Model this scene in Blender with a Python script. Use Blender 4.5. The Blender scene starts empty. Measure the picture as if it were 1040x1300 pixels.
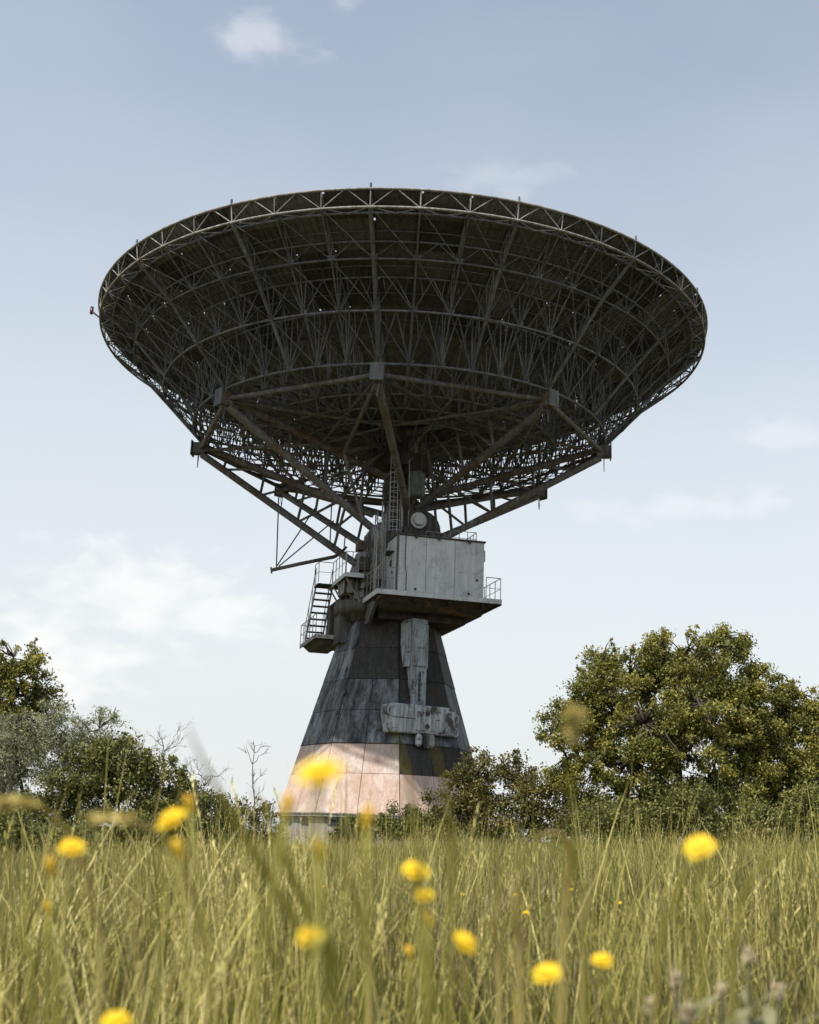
import bpy, math, random
import numpy as np
from mathutils import Vector, Matrix, Euler, Quaternion

R = math.radians
rng = np.random.default_rng(7)
random.seed(7)
scene = bpy.context.scene
COL = scene.collection

# ------------------------------------------------------------------ camera
FPX, DIST, HC = 1517.0, 60.4, 0.7
YAW, PITCH, ROLL = R(0.66), R(15.2), R(2.0)
CAM = Vector((0, -DIST, HC))
FWD = Vector((math.sin(YAW) * math.cos(PITCH), math.cos(YAW) * math.cos(PITCH), math.sin(PITCH)))
R0 = Vector((math.cos(YAW), -math.sin(YAW), 0))
U0 = R0.cross(FWD)
CX = R0 * math.cos(ROLL) + U0 * math.sin(ROLL)
CY = R0 * -math.sin(ROLL) + U0 * math.cos(ROLL)
cam = bpy.data.cameras.new('camera')
cam.lens = 35.0
cam.sensor_fit = 'HORIZONTAL'
cam.sensor_width = 35.0 * 1040 / FPX
cam.clip_start = 0.05
cam.clip_end = 20000
cam.dof.use_dof = True
cam.dof.focus_distance = 22.0
cam.dof.aperture_fstop = 4.6
camo = bpy.data.objects.new('camera', cam)
COL.objects.link(camo)
M = Matrix.Identity(4)
for i, a in enumerate((CX, CY, -FWD, CAM)):
    for k in range(3):
        M[k][i] = a[k]
camo.matrix_world = M
scene.camera = camo


def px_dir(x, y):
    return (FWD + CX * ((x - 520) / FPX) - CY * ((y - 650) / FPX)).normalized()


def at_y(x, y, yy):
    v = px_dir(x, y)
    return CAM + v * ((yy + DIST) / v.y)


def at_d(x, y, d):
    v = px_dir(x, y)
    return CAM + v * (d / v.y)


# ------------------------------------------------------------------ sky, sun, exposure
SUN_EL, SUN_AZ = 61.0, -126.0
S = Vector((math.cos(R(SUN_EL)) * math.cos(R(SUN_AZ)), math.cos(R(SUN_EL)) * math.sin(R(SUN_AZ)), math.sin(R(SUN_EL))))
world = bpy.data.worlds.new('World')
scene.world = world
world.use_nodes = True
wn, wl = world.node_tree.nodes, world.node_tree.links
wn.clear()
w_out = wn.new('ShaderNodeOutputWorld')
w_bg = wn.new('ShaderNodeBackground')
w_bg.inputs['Strength'].default_value = 0.15
sky = wn.new('ShaderNodeTexSky')
sky.sky_type = 'NISHITA'
sky.sun_disc = False
sky.sun_elevation = R(SUN_EL)
sky.sun_rotation = math.atan2(S.x, S.y)
sky.altitude = 50
sky.air_density = 1.0
sky.dust_density = 1.0
sky.ozone_density = 1.0
hs = wn.new('ShaderNodeHueSaturation')
hs.inputs['Saturation'].default_value = 0.56
hs.inputs['Value'].default_value = 0.93
tint = wn.new('ShaderNodeMixRGB')
tint.blend_type = 'MULTIPLY'
tint.inputs[0].default_value = 1
tint.inputs[2].default_value = (.97, 1.08, 1.05, 1)
wl.new(sky.outputs[0], tint.inputs[1])
wl.new(tint.outputs[0], hs.inputs['Color'])
tc = wn.new('ShaderNodeTexCoord')
# summer haze: the sky pales evenly towards the horizon all the way round
sx = wn.new('ShaderNodeSeparateXYZ')
wl.new(tc.outputs['Generated'], sx.inputs[0])
hz = wn.new('ShaderNodeMapRange')
hz.interpolation_type = 'SMOOTHSTEP'
hz.inputs['From Min'].default_value = 0.0
hz.inputs['From Max'].default_value = 0.7
hz.inputs['To Min'].default_value = 0.92
hz.inputs['To Max'].default_value = 0.0
wl.new(sx.outputs['Z'], hz.inputs[0])
hmix = wn.new('ShaderNodeMixRGB')
wl.new(hz.outputs[0], hmix.inputs[0])
wl.new(hs.outputs[0], hmix.inputs[1])
hmix.inputs[2].default_value = (3.75, 3.88, 3.9, 1)
# thin clouds: soft noise everywhere, a few thicker puffs
cn = wn.new('ShaderNodeTexNoise')
cn.inputs['Scale'].default_value = 26.0
cn.inputs['Detail'].default_value = 7
cn.inputs['Roughness'].default_value = 0.5
cn.inputs['Distortion'].default_value = 0.15
cmap = wn.new('ShaderNodeMapping')
cmap.inputs['Scale'].default_value = (1, 1, 1.9)
wl.new(tc.outputs['Generated'], cmap.inputs[0])
wl.new(cmap.outputs[0], cn.inputs['Vector'])


def wmath(op, a, b=None, clamp=False):
    n = wn.new('ShaderNodeMath')
    n.operation = op
    n.use_clamp = clamp
    for i, v in enumerate((a, b)):
        if v is None:
            continue
        if isinstance(v, (int, float)):
            n.inputs[i].default_value = v
        else:
            wl.new(v, n.inputs[i])
    return n.outputs[0]


total = None
for (cx_, cy_, wx, wz, amt) in ((338, 50, .05, .016, .36), (432, -2, .03, .012, .25), (190, 755, .11, .045, .72),
                                (270, 780, .09, .03, .6), (75, 838, .08, .04, .8), (985, 548, .05, .02, .28),
                                (900, 640, .09, .018, .32), (780, 650, .06, .018, .22), (640, 225, .06, .018, .2)):
    d = px_dir(cx_, cy_)
    sb = wn.new('ShaderNodeVectorMath')
    sb.operation = 'SUBTRACT'
    wl.new(tc.outputs['Generated'], sb.inputs[0])
    sb.inputs[1].default_value = d
    sc_ = wn.new('ShaderNodeVectorMath')
    sc_.operation = 'MULTIPLY'
    wl.new(sb.outputs[0], sc_.inputs[0])
    sc_.inputs[1].default_value = (1 / wx, 1 / wx, 1 / wz)
    ln = wn.new('ShaderNodeVectorMath')
    ln.operation = 'LENGTH'
    wl.new(sc_.outputs[0], ln.inputs[0])
    f = wmath('SUBTRACT', 1.0, ln.outputs['Value'])
    f = wmath('ADD', f, wmath('MULTIPLY', wmath('SUBTRACT', cn.outputs[0], .5), 2.7))
    mr = wn.new('ShaderNodeMapRange')
    mr.interpolation_type = 'SMOOTHSTEP'
    mr.inputs['From Min'].default_value = -.1
    mr.inputs['From Max'].default_value = 1.1
    wl.new(f, mr.inputs[0])
    f = wmath('MULTIPLY', mr.outputs[0], amt)
    total = f if total is None else wmath('MAXIMUM', total, f)
veil = wn.new('ShaderNodeTexNoise')
veil.inputs['Scale'].default_value = 3.5
veil.inputs['Detail'].default_value = 5
wl.new(cmap.outputs[0], veil.inputs['Vector'])
vr = wn.new('ShaderNodeMapRange')
vr.inputs['From Min'].default_value = .42
vr.inputs['From Max'].default_value = .8
vr.inputs['To Max'].default_value = .12
wl.new(veil.outputs[0], vr.inputs[0])
total = wmath('MAXIMUM', total, vr.outputs[0])
cmix = wn.new('ShaderNodeMixRGB')
wl.new(total, cmix.inputs[0])
wl.new(hmix.outputs[0], cmix.inputs[1])
cmix.inputs[2].default_value = (4.9, 4.9, 4.8, 1)
wl.new(cmix.outputs[0], w_bg.inputs['Color'])
wl.new(w_bg.outputs[0], w_out.inputs[0])

sl = bpy.data.lights.new('sun', 'SUN')
sl.energy = 5.0
sl.angle = R(0.55)
sl.color = (1.0, .93, .82)
so = bpy.data.objects.new('sun', sl)
COL.objects.link(so)
so.rotation_euler = S.to_track_quat('Z', 'Y').to_euler()
so.location = S * 200

vs = scene.view_settings
vs.view_transform = 'Standard'
vs.look = 'None'
vs.exposure = 0.5
vs.gamma = 1.0
vs.use_curve_mapping = False
scene.render.engine = 'CYCLES'
cy = scene.cycles
cy.use_denoising = True
cy.max_bounces = 6
cy.diffuse_bounces = 3
cy.glossy_bounces = 2
cy.transmission_bounces = 3
cy.transparent_max_bounces = 6
cy.use_adaptive_sampling = True
cy.adaptive_threshold = 0.02


# ------------------------------------------------------------------ materials
def mat(name):
    m = bpy.data.materials.new(name)
    m.use_nodes = True
    n, l = m.node_tree.nodes, m.node_tree.links
    return m, n, l, n['Principled BSDF']


def ramp(n, stops):
    r = n.new('ShaderNodeValToRGB')
    e = r.color_ramp.elements
    while len(e) < len(stops):
        e.new(0.5)
    for x, (p, c) in zip(e, stops):
        x.position = p
        x.color = (*c, 1)
    return r


def noise(n, l, vec, scale, detail=5, rough=.6, dist=0.0, stretch=None):
    t = n.new('ShaderNodeTexNoise')
    t.inputs['Scale'].default_value = scale
    t.inputs['Detail'].default_value = detail
    t.inputs['Roughness'].default_value = rough
    t.inputs['Distortion'].default_value = dist
    if stretch:
        mp = n.new('ShaderNodeMapping')
        mp.inputs['Scale'].default_value = stretch
        l.new(vec, mp.inputs[0])
        vec = mp.outputs[0]
    l.new(vec, t.inputs['Vector'])
    return t


def weathered(name, base, dark, rust, rust_lo=.52, rust_hi=.66, streak_lo=.35, streak_hi=.7, rough=.75, metal=0.0,
              s_scale=1.6, r_scale=.9, tint=.25, bump=.15, rain=.35):
    """old paint: base colour, vertical dark streaks, rust or bare patches"""
    m, n, l, b = mat(name)
    pos = n.new('ShaderNodeNewGeometry').outputs['Position']
    st = noise(n, l, pos, s_scale, 7, .65, .2, (2.2, 2.2, .32))
    rs = ramp(n, [(streak_lo, dark), (streak_hi, base)])
    l.new(st.outputs[0], rs.inputs[0])
    ru = noise(n, l, pos, r_scale, 9, .68, .5)
    rr = ramp(n, [(rust_lo, (0, 0, 0)), (rust_hi, (1, 1, 1))])
    l.new(ru.outputs[0], rr.inputs[0])
    mx = n.new('ShaderNodeMixRGB')
    l.new(rr.outputs[0], mx.inputs[0])
    l.new(rs.outputs[0], mx.inputs[1])
    mx.inputs[2].default_value = (*rust, 1)
    oi = n.new('ShaderNodeObjectInfo')
    mr = n.new('ShaderNodeMapRange')
    mr.inputs['To Min'].default_value = 1 - tint
    mr.inputs['To Max'].default_value = 1 + tint
    l.new(oi.outputs['Random'], mr.inputs[0])
    fi = noise(n, l, pos, 14, 4, .6)
    mr2 = n.new('ShaderNodeMapRange')
    mr2.inputs['To Min'].default_value = .7
    mr2.inputs['To Max'].default_value = 1.25
    l.new(fi.outputs[0], mr2.inputs[0])
    s2 = noise(n, l, pos, 3.2, 6, .7, .1, (3.4, 3.4, .16))
    mr3 = n.new('ShaderNodeMapRange')
    mr3.inputs['From Min'].default_value = .4
    mr3.inputs['From Max'].default_value = .62
    mr3.inputs['To Min'].default_value = 1 - rain
    mr3.inputs['To Max'].default_value = 1.08
    l.new(s2.outputs[0], mr3.inputs[0])
    m3 = n.new('ShaderNodeMath')
    m3.operation = 'MULTIPLY'
    l.new(mr2.outputs[0], m3.inputs[0])
    l.new(mr3.outputs[0], m3.inputs[1])
    mm = n.new('ShaderNodeMath')
    mm.operation = 'MULTIPLY'
    l.new(mr.outputs[0], mm.inputs[0])
    l.new(m3.outputs[0], mm.inputs[1])
    sc = n.new('ShaderNodeVectorMath')
    sc.operation = 'SCALE'
    l.new(mx.outputs[0], sc.inputs[0])
    l.new(mm.outputs[0], sc.inputs['Scale'])
    l.new(sc.outputs[0], b.inputs['Base Color'])
    b.inputs['Roughness'].default_value = rough
    b.inputs['Metallic'].default_value = metal
    b.inputs['Specular IOR Level'].default_value = .25
    if bump:
        bp = n.new('ShaderNodeBump')
        bp.inputs['Strength'].default_value = bump
        bp.inputs['Distance'].default_value = .05
        l.new(ru.outputs[0], bp.inputs['Height'])
        l.new(bp.outputs[0], b.inputs['Normal'])
    return m


MAT = {}
MAT['rim'] = weathered('pale_rim_paint', (.42, .415, .395), (.2, .195, .18), (.13, .09, .06), .56, .7)
MAT['truss'] = weathered('truss_grey_paint', (.185, .195, .205), (.09, .094, .098), (.1, .084, .07), .56, .7)
MAT['tube'] = weathered('strut_rusty_paint', (.2, .198, .195), (.105, .102, .098), (.12, .085, .064), .5, .63)
MAT['panel'] = weathered('reflector_underside', (.14, .142, .145), (.075, .076, .078), (.11, .09, .072), .56, .72, tint=.55)
MAT['panel_top'] = weathered('reflector_white', (.7, .7, .68), (.5, .49, .46), (.3, .2, .13), .66, .8)
MAT['plate'] = weathered('tower_blue_grey_plate', (.25, .275, .295), (.035, .036, .037), (.055, .043, .033), .56, .68, .36, .7, tint=.22, s_scale=1.0, r_scale=.7, rain=.5)
MAT['pink'] = weathered('tower_pink_primer', (.46, .345, .29), (.37, .26, .205), (.53, .46, .42), .47, .66, .3, .6, tint=.05, r_scale=.8, s_scale=.8, rain=.12)
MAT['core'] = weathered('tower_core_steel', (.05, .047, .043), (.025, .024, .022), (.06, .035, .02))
MAT['plinth'] = weathered('plinth_concrete', (.34, .32, .31), (.2, .19, .18), (.3, .23, .2), .5, .7)
MAT['dark'] = weathered('turret_dark_steel', (.13, .125, .115), (.045, .042, .038), (.07, .045, .03), .5, .64)
MAT['turret'] = weathered('turret_streaked_paint', (.46, .47, .46), (.055, .052, .048), (.1, .08, .06), .52, .62, .42, .62)
MAT['cabin'] = weathered('cabin_grey_paint', (.53, .545, .55), (.42, .43, .435), (.26, .255, .25), .54, .72, .34, .6, tint=.05, s_scale=1.2, r_scale=1.5, rain=.12)
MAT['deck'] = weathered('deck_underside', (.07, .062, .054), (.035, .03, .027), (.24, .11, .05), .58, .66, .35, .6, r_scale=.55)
MAT['rail'] = weathered('railing_paint', (.42, .42, .4), (.24, .24, .23), (.12, .08, .05), .56, .66)
MAT['block'] = weathered('block_peeling_paint', (.5, .52, .54), (.2, .21, .22), (.09, .08, .072), .52, .6, .34, .6, r_scale=1.5, tint=.08)
MAT['railm'] = weathered('guide_rail_paint', (.36, .39, .41), (.13, .135, .14), (.09, .08, .075), .54, .62, .3, .6, r_scale=1.7, tint=.08)
MAT['drum'] = weathered('drum_blue_grey', (.27, .31, .32), (.16, .18, .18), (.12, .09, .07))
MAT['bark'] = weathered('bark', (.11, .09, .07), (.055, .045, .036), (.09, .08, .06), bump=.4)
MAT['deadwood'] = weathered('dead_wood', (.12, .1, .08), (.06, .05, .042), (.1, .085, .07), bump=.2)


def simple(name, c, rough=.6):
    m, n, l, b = mat(name)
    pos = n.new('ShaderNodeNewGeometry').outputs['Position']
    nz = noise(n, l, pos, 9, 4)
    r = ramp(n, [(.3, tuple(x * .7 for x in c)), (.7, tuple(min(1, x * 1.15) for x in c))])
    l.new(nz.outputs[0], r.inputs[0])
    l.new(r.outputs[0], b.inputs['Base Color'])
    b.inputs['Roughness'].default_value = rough
    return m


MAT['black'] = simple('dark_opening', (.02, .02, .02))
MAT['red'] = simple('red_lamp_glass', (.1, .012, .018), .3)


def foliage(name, stops, transl=.3, attr='leafvar', inst=False, rough=.55, spec=.3):
    m, n, l, b = mat(name)
    at = n.new('ShaderNodeAttribute')
    at.attribute_name = attr
    val = at.outputs['Fac']
    if inst:
        oi = n.new('ShaderNodeObjectInfo')
        a1 = n.new('ShaderNodeMath')
        a1.operation = 'MULTIPLY_ADD'
        l.new(oi.outputs['Random'], a1.inputs[0])
        a1.inputs[1].default_value = .3
        mu = n.new('ShaderNodeMath')
        mu.operation = 'MULTIPLY'
        l.new(val, mu.inputs[0])
        mu.inputs[1].default_value = .72
        l.new(mu.outputs[0], a1.inputs[2])
        val = a1.outputs[0]
    if inst:
        pz = noise(n, l, n.new('ShaderNodeNewGeometry').outputs['Position'], .7, 4, .6)
        pa = n.new('ShaderNodeMapRange')
        pa.inputs['From Min'].default_value = .3
        pa.inputs['From Max'].default_value = .7
        pa.inputs['To Min'].default_value = -.16
        pa.inputs['To Max'].default_value = .16
        l.new(pz.outputs[0], pa.inputs[0])
        ad = n.new('ShaderNodeMath')
        l.new(val, ad.inputs[0])
        l.new(pa.outputs[0], ad.inputs[1])
        val = ad.outputs[0]
    r = ramp(n, stops)
    l.new(val, r.inputs[0])
    l.new(r.outputs[0], b.inputs['Base Color'])
    b.inputs['Roughness'].default_value = rough
    b.inputs['Specular IOR Level'].default_value = spec
    tr = n.new('ShaderNodeBsdfTranslucent')
    l.new(r.outputs[0], tr.inputs['Color'])
    mx = n.new('ShaderNodeMixShader')
    mx.inputs[0].default_value = transl
    l.new(b.outputs[0], mx.inputs[1])
    l.new(tr.outputs[0], mx.inputs[2])
    l.new(mx.outputs[0], n['Material Output'].inputs['Surface'])
    return m


MAT['leaf'] = foliage('leaf_olive', [(0, (.05, .064, .014)), (.4, (.14, .146, .032)), (.75, (.275, .25, .056)), (1, (.44, .375, .1))])
MAT['leaf_silver'] = foliage('leaf_silver', [(0, (.1, .115, .06)), (.5, (.22, .235, .135)), (1, (.42, .42, .29))])
MAT['leaf_dark'] = foliage('leaf_dark', [(0, (.05, .064, .018)), (.6, (.13, .138, .036)), (1, (.26, .24, .075))])
MAT['leaf_brown'] = foliage('leaf_brown', [(0, (.05, .056, .017)), (.5, (.115, .108, .03)), (.85, (.19, .16, .045)), (1, (.26, .17, .05))])
MAT['grass'] = foliage('grass_blade', [(0, (.03, .034, .009)), (.3, (.07, .073, .018)), (.55, (.17, .162, .036)), (.8, (.42, .37, .105)), (1, (.68, .59, .26))],
                       .22, inst=True, attr='blade')
MAT['dry'] = foliage('dry_stem', [(0, (.09, .065, .04)), (.6, (.19, .14, .085)), (1, (.34, .27, .18))], .15, inst=True, attr='blade')
MAT['stalk'] = foliage('grass_stalk_green', [(0, (.3, .31, .06)), (1, (.56, .5, .14))], .5)
MAT['pale_stalk'] = foliage('grass_stalk_pale', [(0, (.42, .35, .11)), (1, (.66, .56, .22))], .3)
MAT['petal'] = foliage('petal_yellow', [(0, (.78, .52, .012)), (1, (.9, .68, .03))], .35)
MAT['petal_orange'] = foliage('petal_orange', [(0, (.62, .4, .04)), (1, (.75, .52, .07))], .35)
MAT['disc'] = simple('flower_disc', (.72, .47, .015), .8)
MAT['seed'] = foliage('seed_fluff', [(0, (.5, .42, .28)), (1, (.75, .66, .48))], .5)
MAT['sage'] = foliage('grey_leaf', [(0, (.1, .105, .05)), (1, (.24, .22, .12))], .25)

m, n, l, b = mat('ground_soil')
pos = n.new('ShaderNodeNewGeometry').outputs['Position']
g1 = noise(n, l, pos, .6, 8, .65)
r1 = ramp(n, [(.3, (.045, .04, .02)), (.55, (.085, .075, .032)), (.75, (.13, .105, .05))])
l.new(g1.outputs[0], r1.inputs[0])
l.new(r1.outputs[0], b.inputs['Base Color'])
b.inputs['Roughness'].default_value = 1
b.inputs['Specular IOR Level'].default_value = .1
MAT['ground'] = m


# ------------------------------------------------------------------ object helpers
def link(o, parent=None):
    COL.objects.link(o)
    if parent is not None:
        o.parent = parent
    return o


def empty(name, parent=None, loc=(0, 0, 0)):
    o = bpy.data.objects.new(name, None)
    o.location = loc
    o.empty_display_size = .2
    return link(o, parent)


def tag(o, label, cat, group=None):
    o['label'] = label
    o['category'] = cat
    if group:
        o['group'] = group
    return o


def mesh(name, verts, faces, m, parent=None, smooth=False, loc=None):
    me = bpy.data.meshes.new(name)
    me.from_pydata([tuple(v) for v in verts], [], faces)
    me.update()
    for mm in (m if isinstance(m, (list, tuple)) else [m]):
        me.materials.append(mm)
    if smooth:
        me.polygons.foreach_set('use_smooth', [True] * len(me.polygons))
    o = bpy.data.objects.new(name, me)
    if loc is not None:
        o.location = loc
    return link(o, parent)


_unit = {}


def unit_cyl(m, n=8):
    k = (m.name, n)
    if k not in _unit:
        v = [(math.cos(2 * math.pi * i / n), math.sin(2 * math.pi * i / n), z) for z in (0, 1) for i in range(n)]
        f = [(i, (i + 1) % n, n + (i + 1) % n, n + i) for i in range(n)] + [tuple(range(n))[::-1], tuple(range(n, 2 * n))]
        me = bpy.data.meshes.new('bar_' + m.name)
        me.from_pydata(v, [], f)
        me.materials.append(m)
        _unit[k] = me
    return _unit[k]


def bar(name, p, q, r, m, parent=None, n=8):
    p, q = Vector(p), Vector(q)
    d = q - p
    L = d.length
    o = bpy.data.objects.new(name, unit_cyl(m, n))
    o.matrix_local = Matrix.LocRotScale(p, d.to_track_quat('Z', 'Y'), Vector((r, r, L)))
    link(o, parent)
    return o


def bar_geo(V, F, p, q, r, n=6, r2=None):
    p, q = Vector(p), Vector(q)
    d = (q - p)
    if d.length < 1e-6:
        return
    d.normalize()
    a = d.orthogonal().normalized()
    b_ = d.cross(a)
    i0 = len(V)
    for c, rr in ((p, r), (q, r if r2 is None else r2)):
        for i in range(n):
            t = 2 * math.pi * i / n
            V.append(c + a * (math.cos(t) * rr) + b_ * (math.sin(t) * rr))
    for i in range(n):
        F.append((i0 + i, i0 + (i + 1) % n, i0 + n + (i + 1) % n, i0 + n + i))
    F.append(tuple(range(i0, i0 + n))[::-1])
    F.append(tuple(range(i0 + n, i0 + 2 * n)))


def bars(name, lst, m, parent=None, n=6):
    V, F = [], []
    for p, q, r in lst:
        bar_geo(V, F, p, q, r, n)
    return mesh(name, V, F, m, parent)


def tube_geo(V, F, pts, rads, n=8, closed=False):
    pts = [Vector(p) for p in pts]
    N = len(pts)
    i0 = len(V)
    prev = None
    for k, p in enumerate(pts):
        if closed:
            d = pts[(k + 1) % N] - pts[k - 1]
        else:
            d = pts[min(k + 1, N - 1)] - pts[max(k - 1, 0)]
        if d.length < 1e-9:
            d = Vector((0, 0, 1))
        d.normalize()
        if prev is None:
            a = d.orthogonal().normalized()
        else:
            a = prev - d * prev.dot(d)
            a = a.normalized() if a.length > 1e-6 else d.orthogonal().normalized()
        prev = a
        b_ = d.cross(a)
        for i in range(n):
            t = 2 * math.pi * i / n
            V.append(p + (a * math.cos(t) + b_ * math.sin(t)) * rads[k])
    for k in range(N if closed else N - 1):
        k2 = (k + 1) % N
        for i in range(n):
            F.append((i0 + k * n + i, i0 + k * n + (i + 1) % n, i0 + k2 * n + (i + 1) % n, i0 + k2 * n + i))
    if not closed:
        F.append(tuple(range(i0, i0 + n))[::-1])
        F.append(tuple(range(i0 + (N - 1) * n, i0 + N * n)))


def tube(name, pts, rads, m, parent=None, n=8, closed=False):
    V, F = [], []
    if not hasattr(rads, '__len__'):
        rads = [rads] * len(pts)
    tube_geo(V, F, pts, rads, n, closed)
    return mesh(name, V, F, m, parent, True)


def P(r, az, z):
    return Vector((r * math.cos(R(az)), r * math.sin(R(az)), z))


def ring_pts(r, z, n=96):
    return [P(r, 360 * i / n, z) for i in range(n)]


# local frame of the turning turret (its deck stands 15 degrees askew)
TA = R(15)
E1 = Vector((math.cos(TA), math.sin(TA), 0))
E2 = Vector((-math.sin(TA), math.cos(TA), 0))


def T(a, b_, z):
    return E1 * a + E2 * b_ + Vector((0, 0, z))


def box_geo(V, F, corners8):
    i = len(V)
    V.extend(corners8)
    F.extend([(i, i + 3, i + 2, i + 1), (i + 4, i + 5, i + 6, i + 7), (i, i + 1, i + 5, i + 4), (i + 1, i + 2, i + 6, i + 5),
              (i + 2, i + 3, i + 7, i + 6), (i + 3, i, i + 4, i + 7)])


def tbox(name, a0, a1, b0, b1, z0, z1, m, parent=None, taper=None, bevel=0.0):
    """box in the turret frame; taper = (a0,a1,b0,b1) of the top"""
    t = taper or (a0, a1, b0, b1)
    c = [T(a0, b0, z0), T(a1, b0, z0), T(a1, b1, z0), T(a0, b1, z0), T(t[0], t[2], z1), T(t[1], t[2], z1), T(t[1], t[3], z1), T(t[0], t[3], z1)]
    V, F = [], []
    box_geo(V, F, c)
    o = mesh(name, V, F, m, parent)
    if bevel:
        bv = o.modifiers.new('bevel', 'BEVEL')
        bv.width = bevel
        bv.segments = 2
    return o


def ground_z(x, y):
    t = np.clip((np.asarray(y) + 66.0) / 30.0, 0, 1) * np.clip((0 - np.asarray(y)) / 12.0 + .0, 0, 1)
    return t * (0.03 * np.clip(np.asarray(x), -16, 14)) + .06 * np.sin(np.asarray(x) * .23 + 1) * np.sin(np.asarray(y) * .19) * np.clip(t * 3, 0, 1)


# ------------------------------------------------------------------ ground
xs = np.concatenate([np.linspace(-6000, -80, 12), np.linspace(-70, 70, 71), np.linspace(80, 6000, 12)])
ys = np.concatenate([np.linspace(-400, -90, 6), np.linspace(-80, 60, 71), np.linspace(70, 9000, 14)])
V = []
for yv in ys:
    for xv in xs:
        V.append((xv, yv, float(ground_z(xv, yv)) if abs(xv) < 80 else 0.0))
nx = len(xs)
F = [(j * nx + i, j * nx + i + 1, (j + 1) * nx + i + 1, (j + 1) * nx + i) for j in range(len(ys) - 1) for i in range(nx - 1)]
gr = mesh('ground', V, F, MAT['ground'], None, True)
gr['kind'] = 'structure'

# ================================================================== RADIO TELESCOPE
TEL = tag(empty('radio_telescope'), 'huge rusting parabolic dish antenna on a tapering steel-clad pedestal', 'radio telescope')
AZ0 = -95.6
CA = math.cos(R(22.5))


def tw_r(z):            # circumradius of the octagonal pedestal
    return 4.13 + (5.18 - z) * .297


def octo(z, off=0.0):
    return [P(tw_r(z) + off, -105 + 22.5 + 45 * k, z) for k in range(8)]


# plinth
def loft_oct(name, lv, m, parent):
    V, F = [], []
    for (z, rr) in lv:
        V += [P(rr, -105 + 22.5 + 45 * k, z) for k in range(8)]
    for j in range(len(lv) - 1):
        for k in range(8):
            F.append((j * 8 + k, j * 8 + (k + 1) % 8, (j + 1) * 8 + (k + 1) % 8, (j + 1) * 8 + k))
    F.append(tuple(range(8))[::-1])
    F.append(tuple(range((len(lv) - 1) * 8, len(lv) * 8)))
    return mesh(name, V, F, m, parent)


pl = loft_oct('plinth', [(-.6, 5.12), (1.46, 5.12), (1.47, 5.3), (1.56, 5.3)], MAT['plinth'], TEL)
for fa in (-105, -60, -150):
    nrm = P(1, fa, 0)
    tg = Vector((-nrm.y, nrm.x, 0))
    for s in (-1.0, .9):
        c = nrm * (5.12 * CA + .01) + tg * s + Vector((0, 0, 1.22))
        V, F = [], []
        q = [c + tg * a + nrm * d + Vector((0, 0, h)) for h in (-.13, .13) for a, d in ((-.4, -.03), (.4, -.03), (.4, .03), (-.4, .03))]
        box_geo(V, F, q)
        mesh('vent', V, F, MAT['black'], pl)
core = loft_oct('pedestal', [(1.56, tw_r(1.56)), (11.0, tw_r(11.0))], MAT['core'], TEL)
tiers = [(1.58, 3.43), (3.43, 4.84), (4.84, 6.43), (6.43, 7.94), (7.94, 9.5), (9.5, 11.0)]
for fi in range(8):
    az = -105 + 45 * fi
    for ti, (z0, z1) in enumerate(tiers):
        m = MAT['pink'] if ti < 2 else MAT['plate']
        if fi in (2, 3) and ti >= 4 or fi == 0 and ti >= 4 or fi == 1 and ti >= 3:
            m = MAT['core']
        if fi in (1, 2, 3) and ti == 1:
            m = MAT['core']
        ncol = 2 if ti < 4 else 1
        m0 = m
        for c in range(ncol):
            m = MAT['core'] if ti == 0 and fi in (2, 3) else m0  # lowest right-hand plates take the dark colour as painted shadow over the pink
            A = [P(tw_r(z), az - 22.5, z) for z in (z0, z1)]
            B = [P(tw_r(z), az + 22.5, z) for z in (z0, z1)]
            g = .012
            u0, u1 = c / ncol, (c + 1) / ncol
            nr = (P(1, az, 0) + Vector((0, 0, .297 * CA))).normalized()
            q = []
            lift = .045 + .02 * rng.random()
            tl = .02 * (rng.random() - .5)
            for off in (-.01, lift):
                for (k, u, vv) in ((0, u0, 1), (0, u1, 1), (1, u1, -1), (1, u0, -1)):
                    p_ = A[k].lerp(B[k], u)
                    dirv = (B[k] - A[k]).normalized()
                    p_ = p_ + dirv * (g if u == u0 else -g) + Vector((0, 0, g * vv)) + nr * (off + (tl * (1 if k else 0) if off > 0 else 0))
                    q.append(p_)
            V, F = [], []
            box_geo(V, F, [q[0], q[1], q[2], q[3], q[4], q[5], q[6], q[7]])
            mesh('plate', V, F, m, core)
# seam flanges round the pedestal
for z in (1.6, 4.84):
    V, F = [], []
    for k in range(8):
        ro__ = .1 if z < 2 else .075
        a, b_ = octo(z, ro__)[k], octo(z, ro__)[(k + 1) % 8]
        bar_geo(V, F, a, b_, .05 if z < 2 else .022, 6)
    mesh('flange', V, F, MAT['plinth'] if z < 2 else MAT['core'], core)
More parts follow.
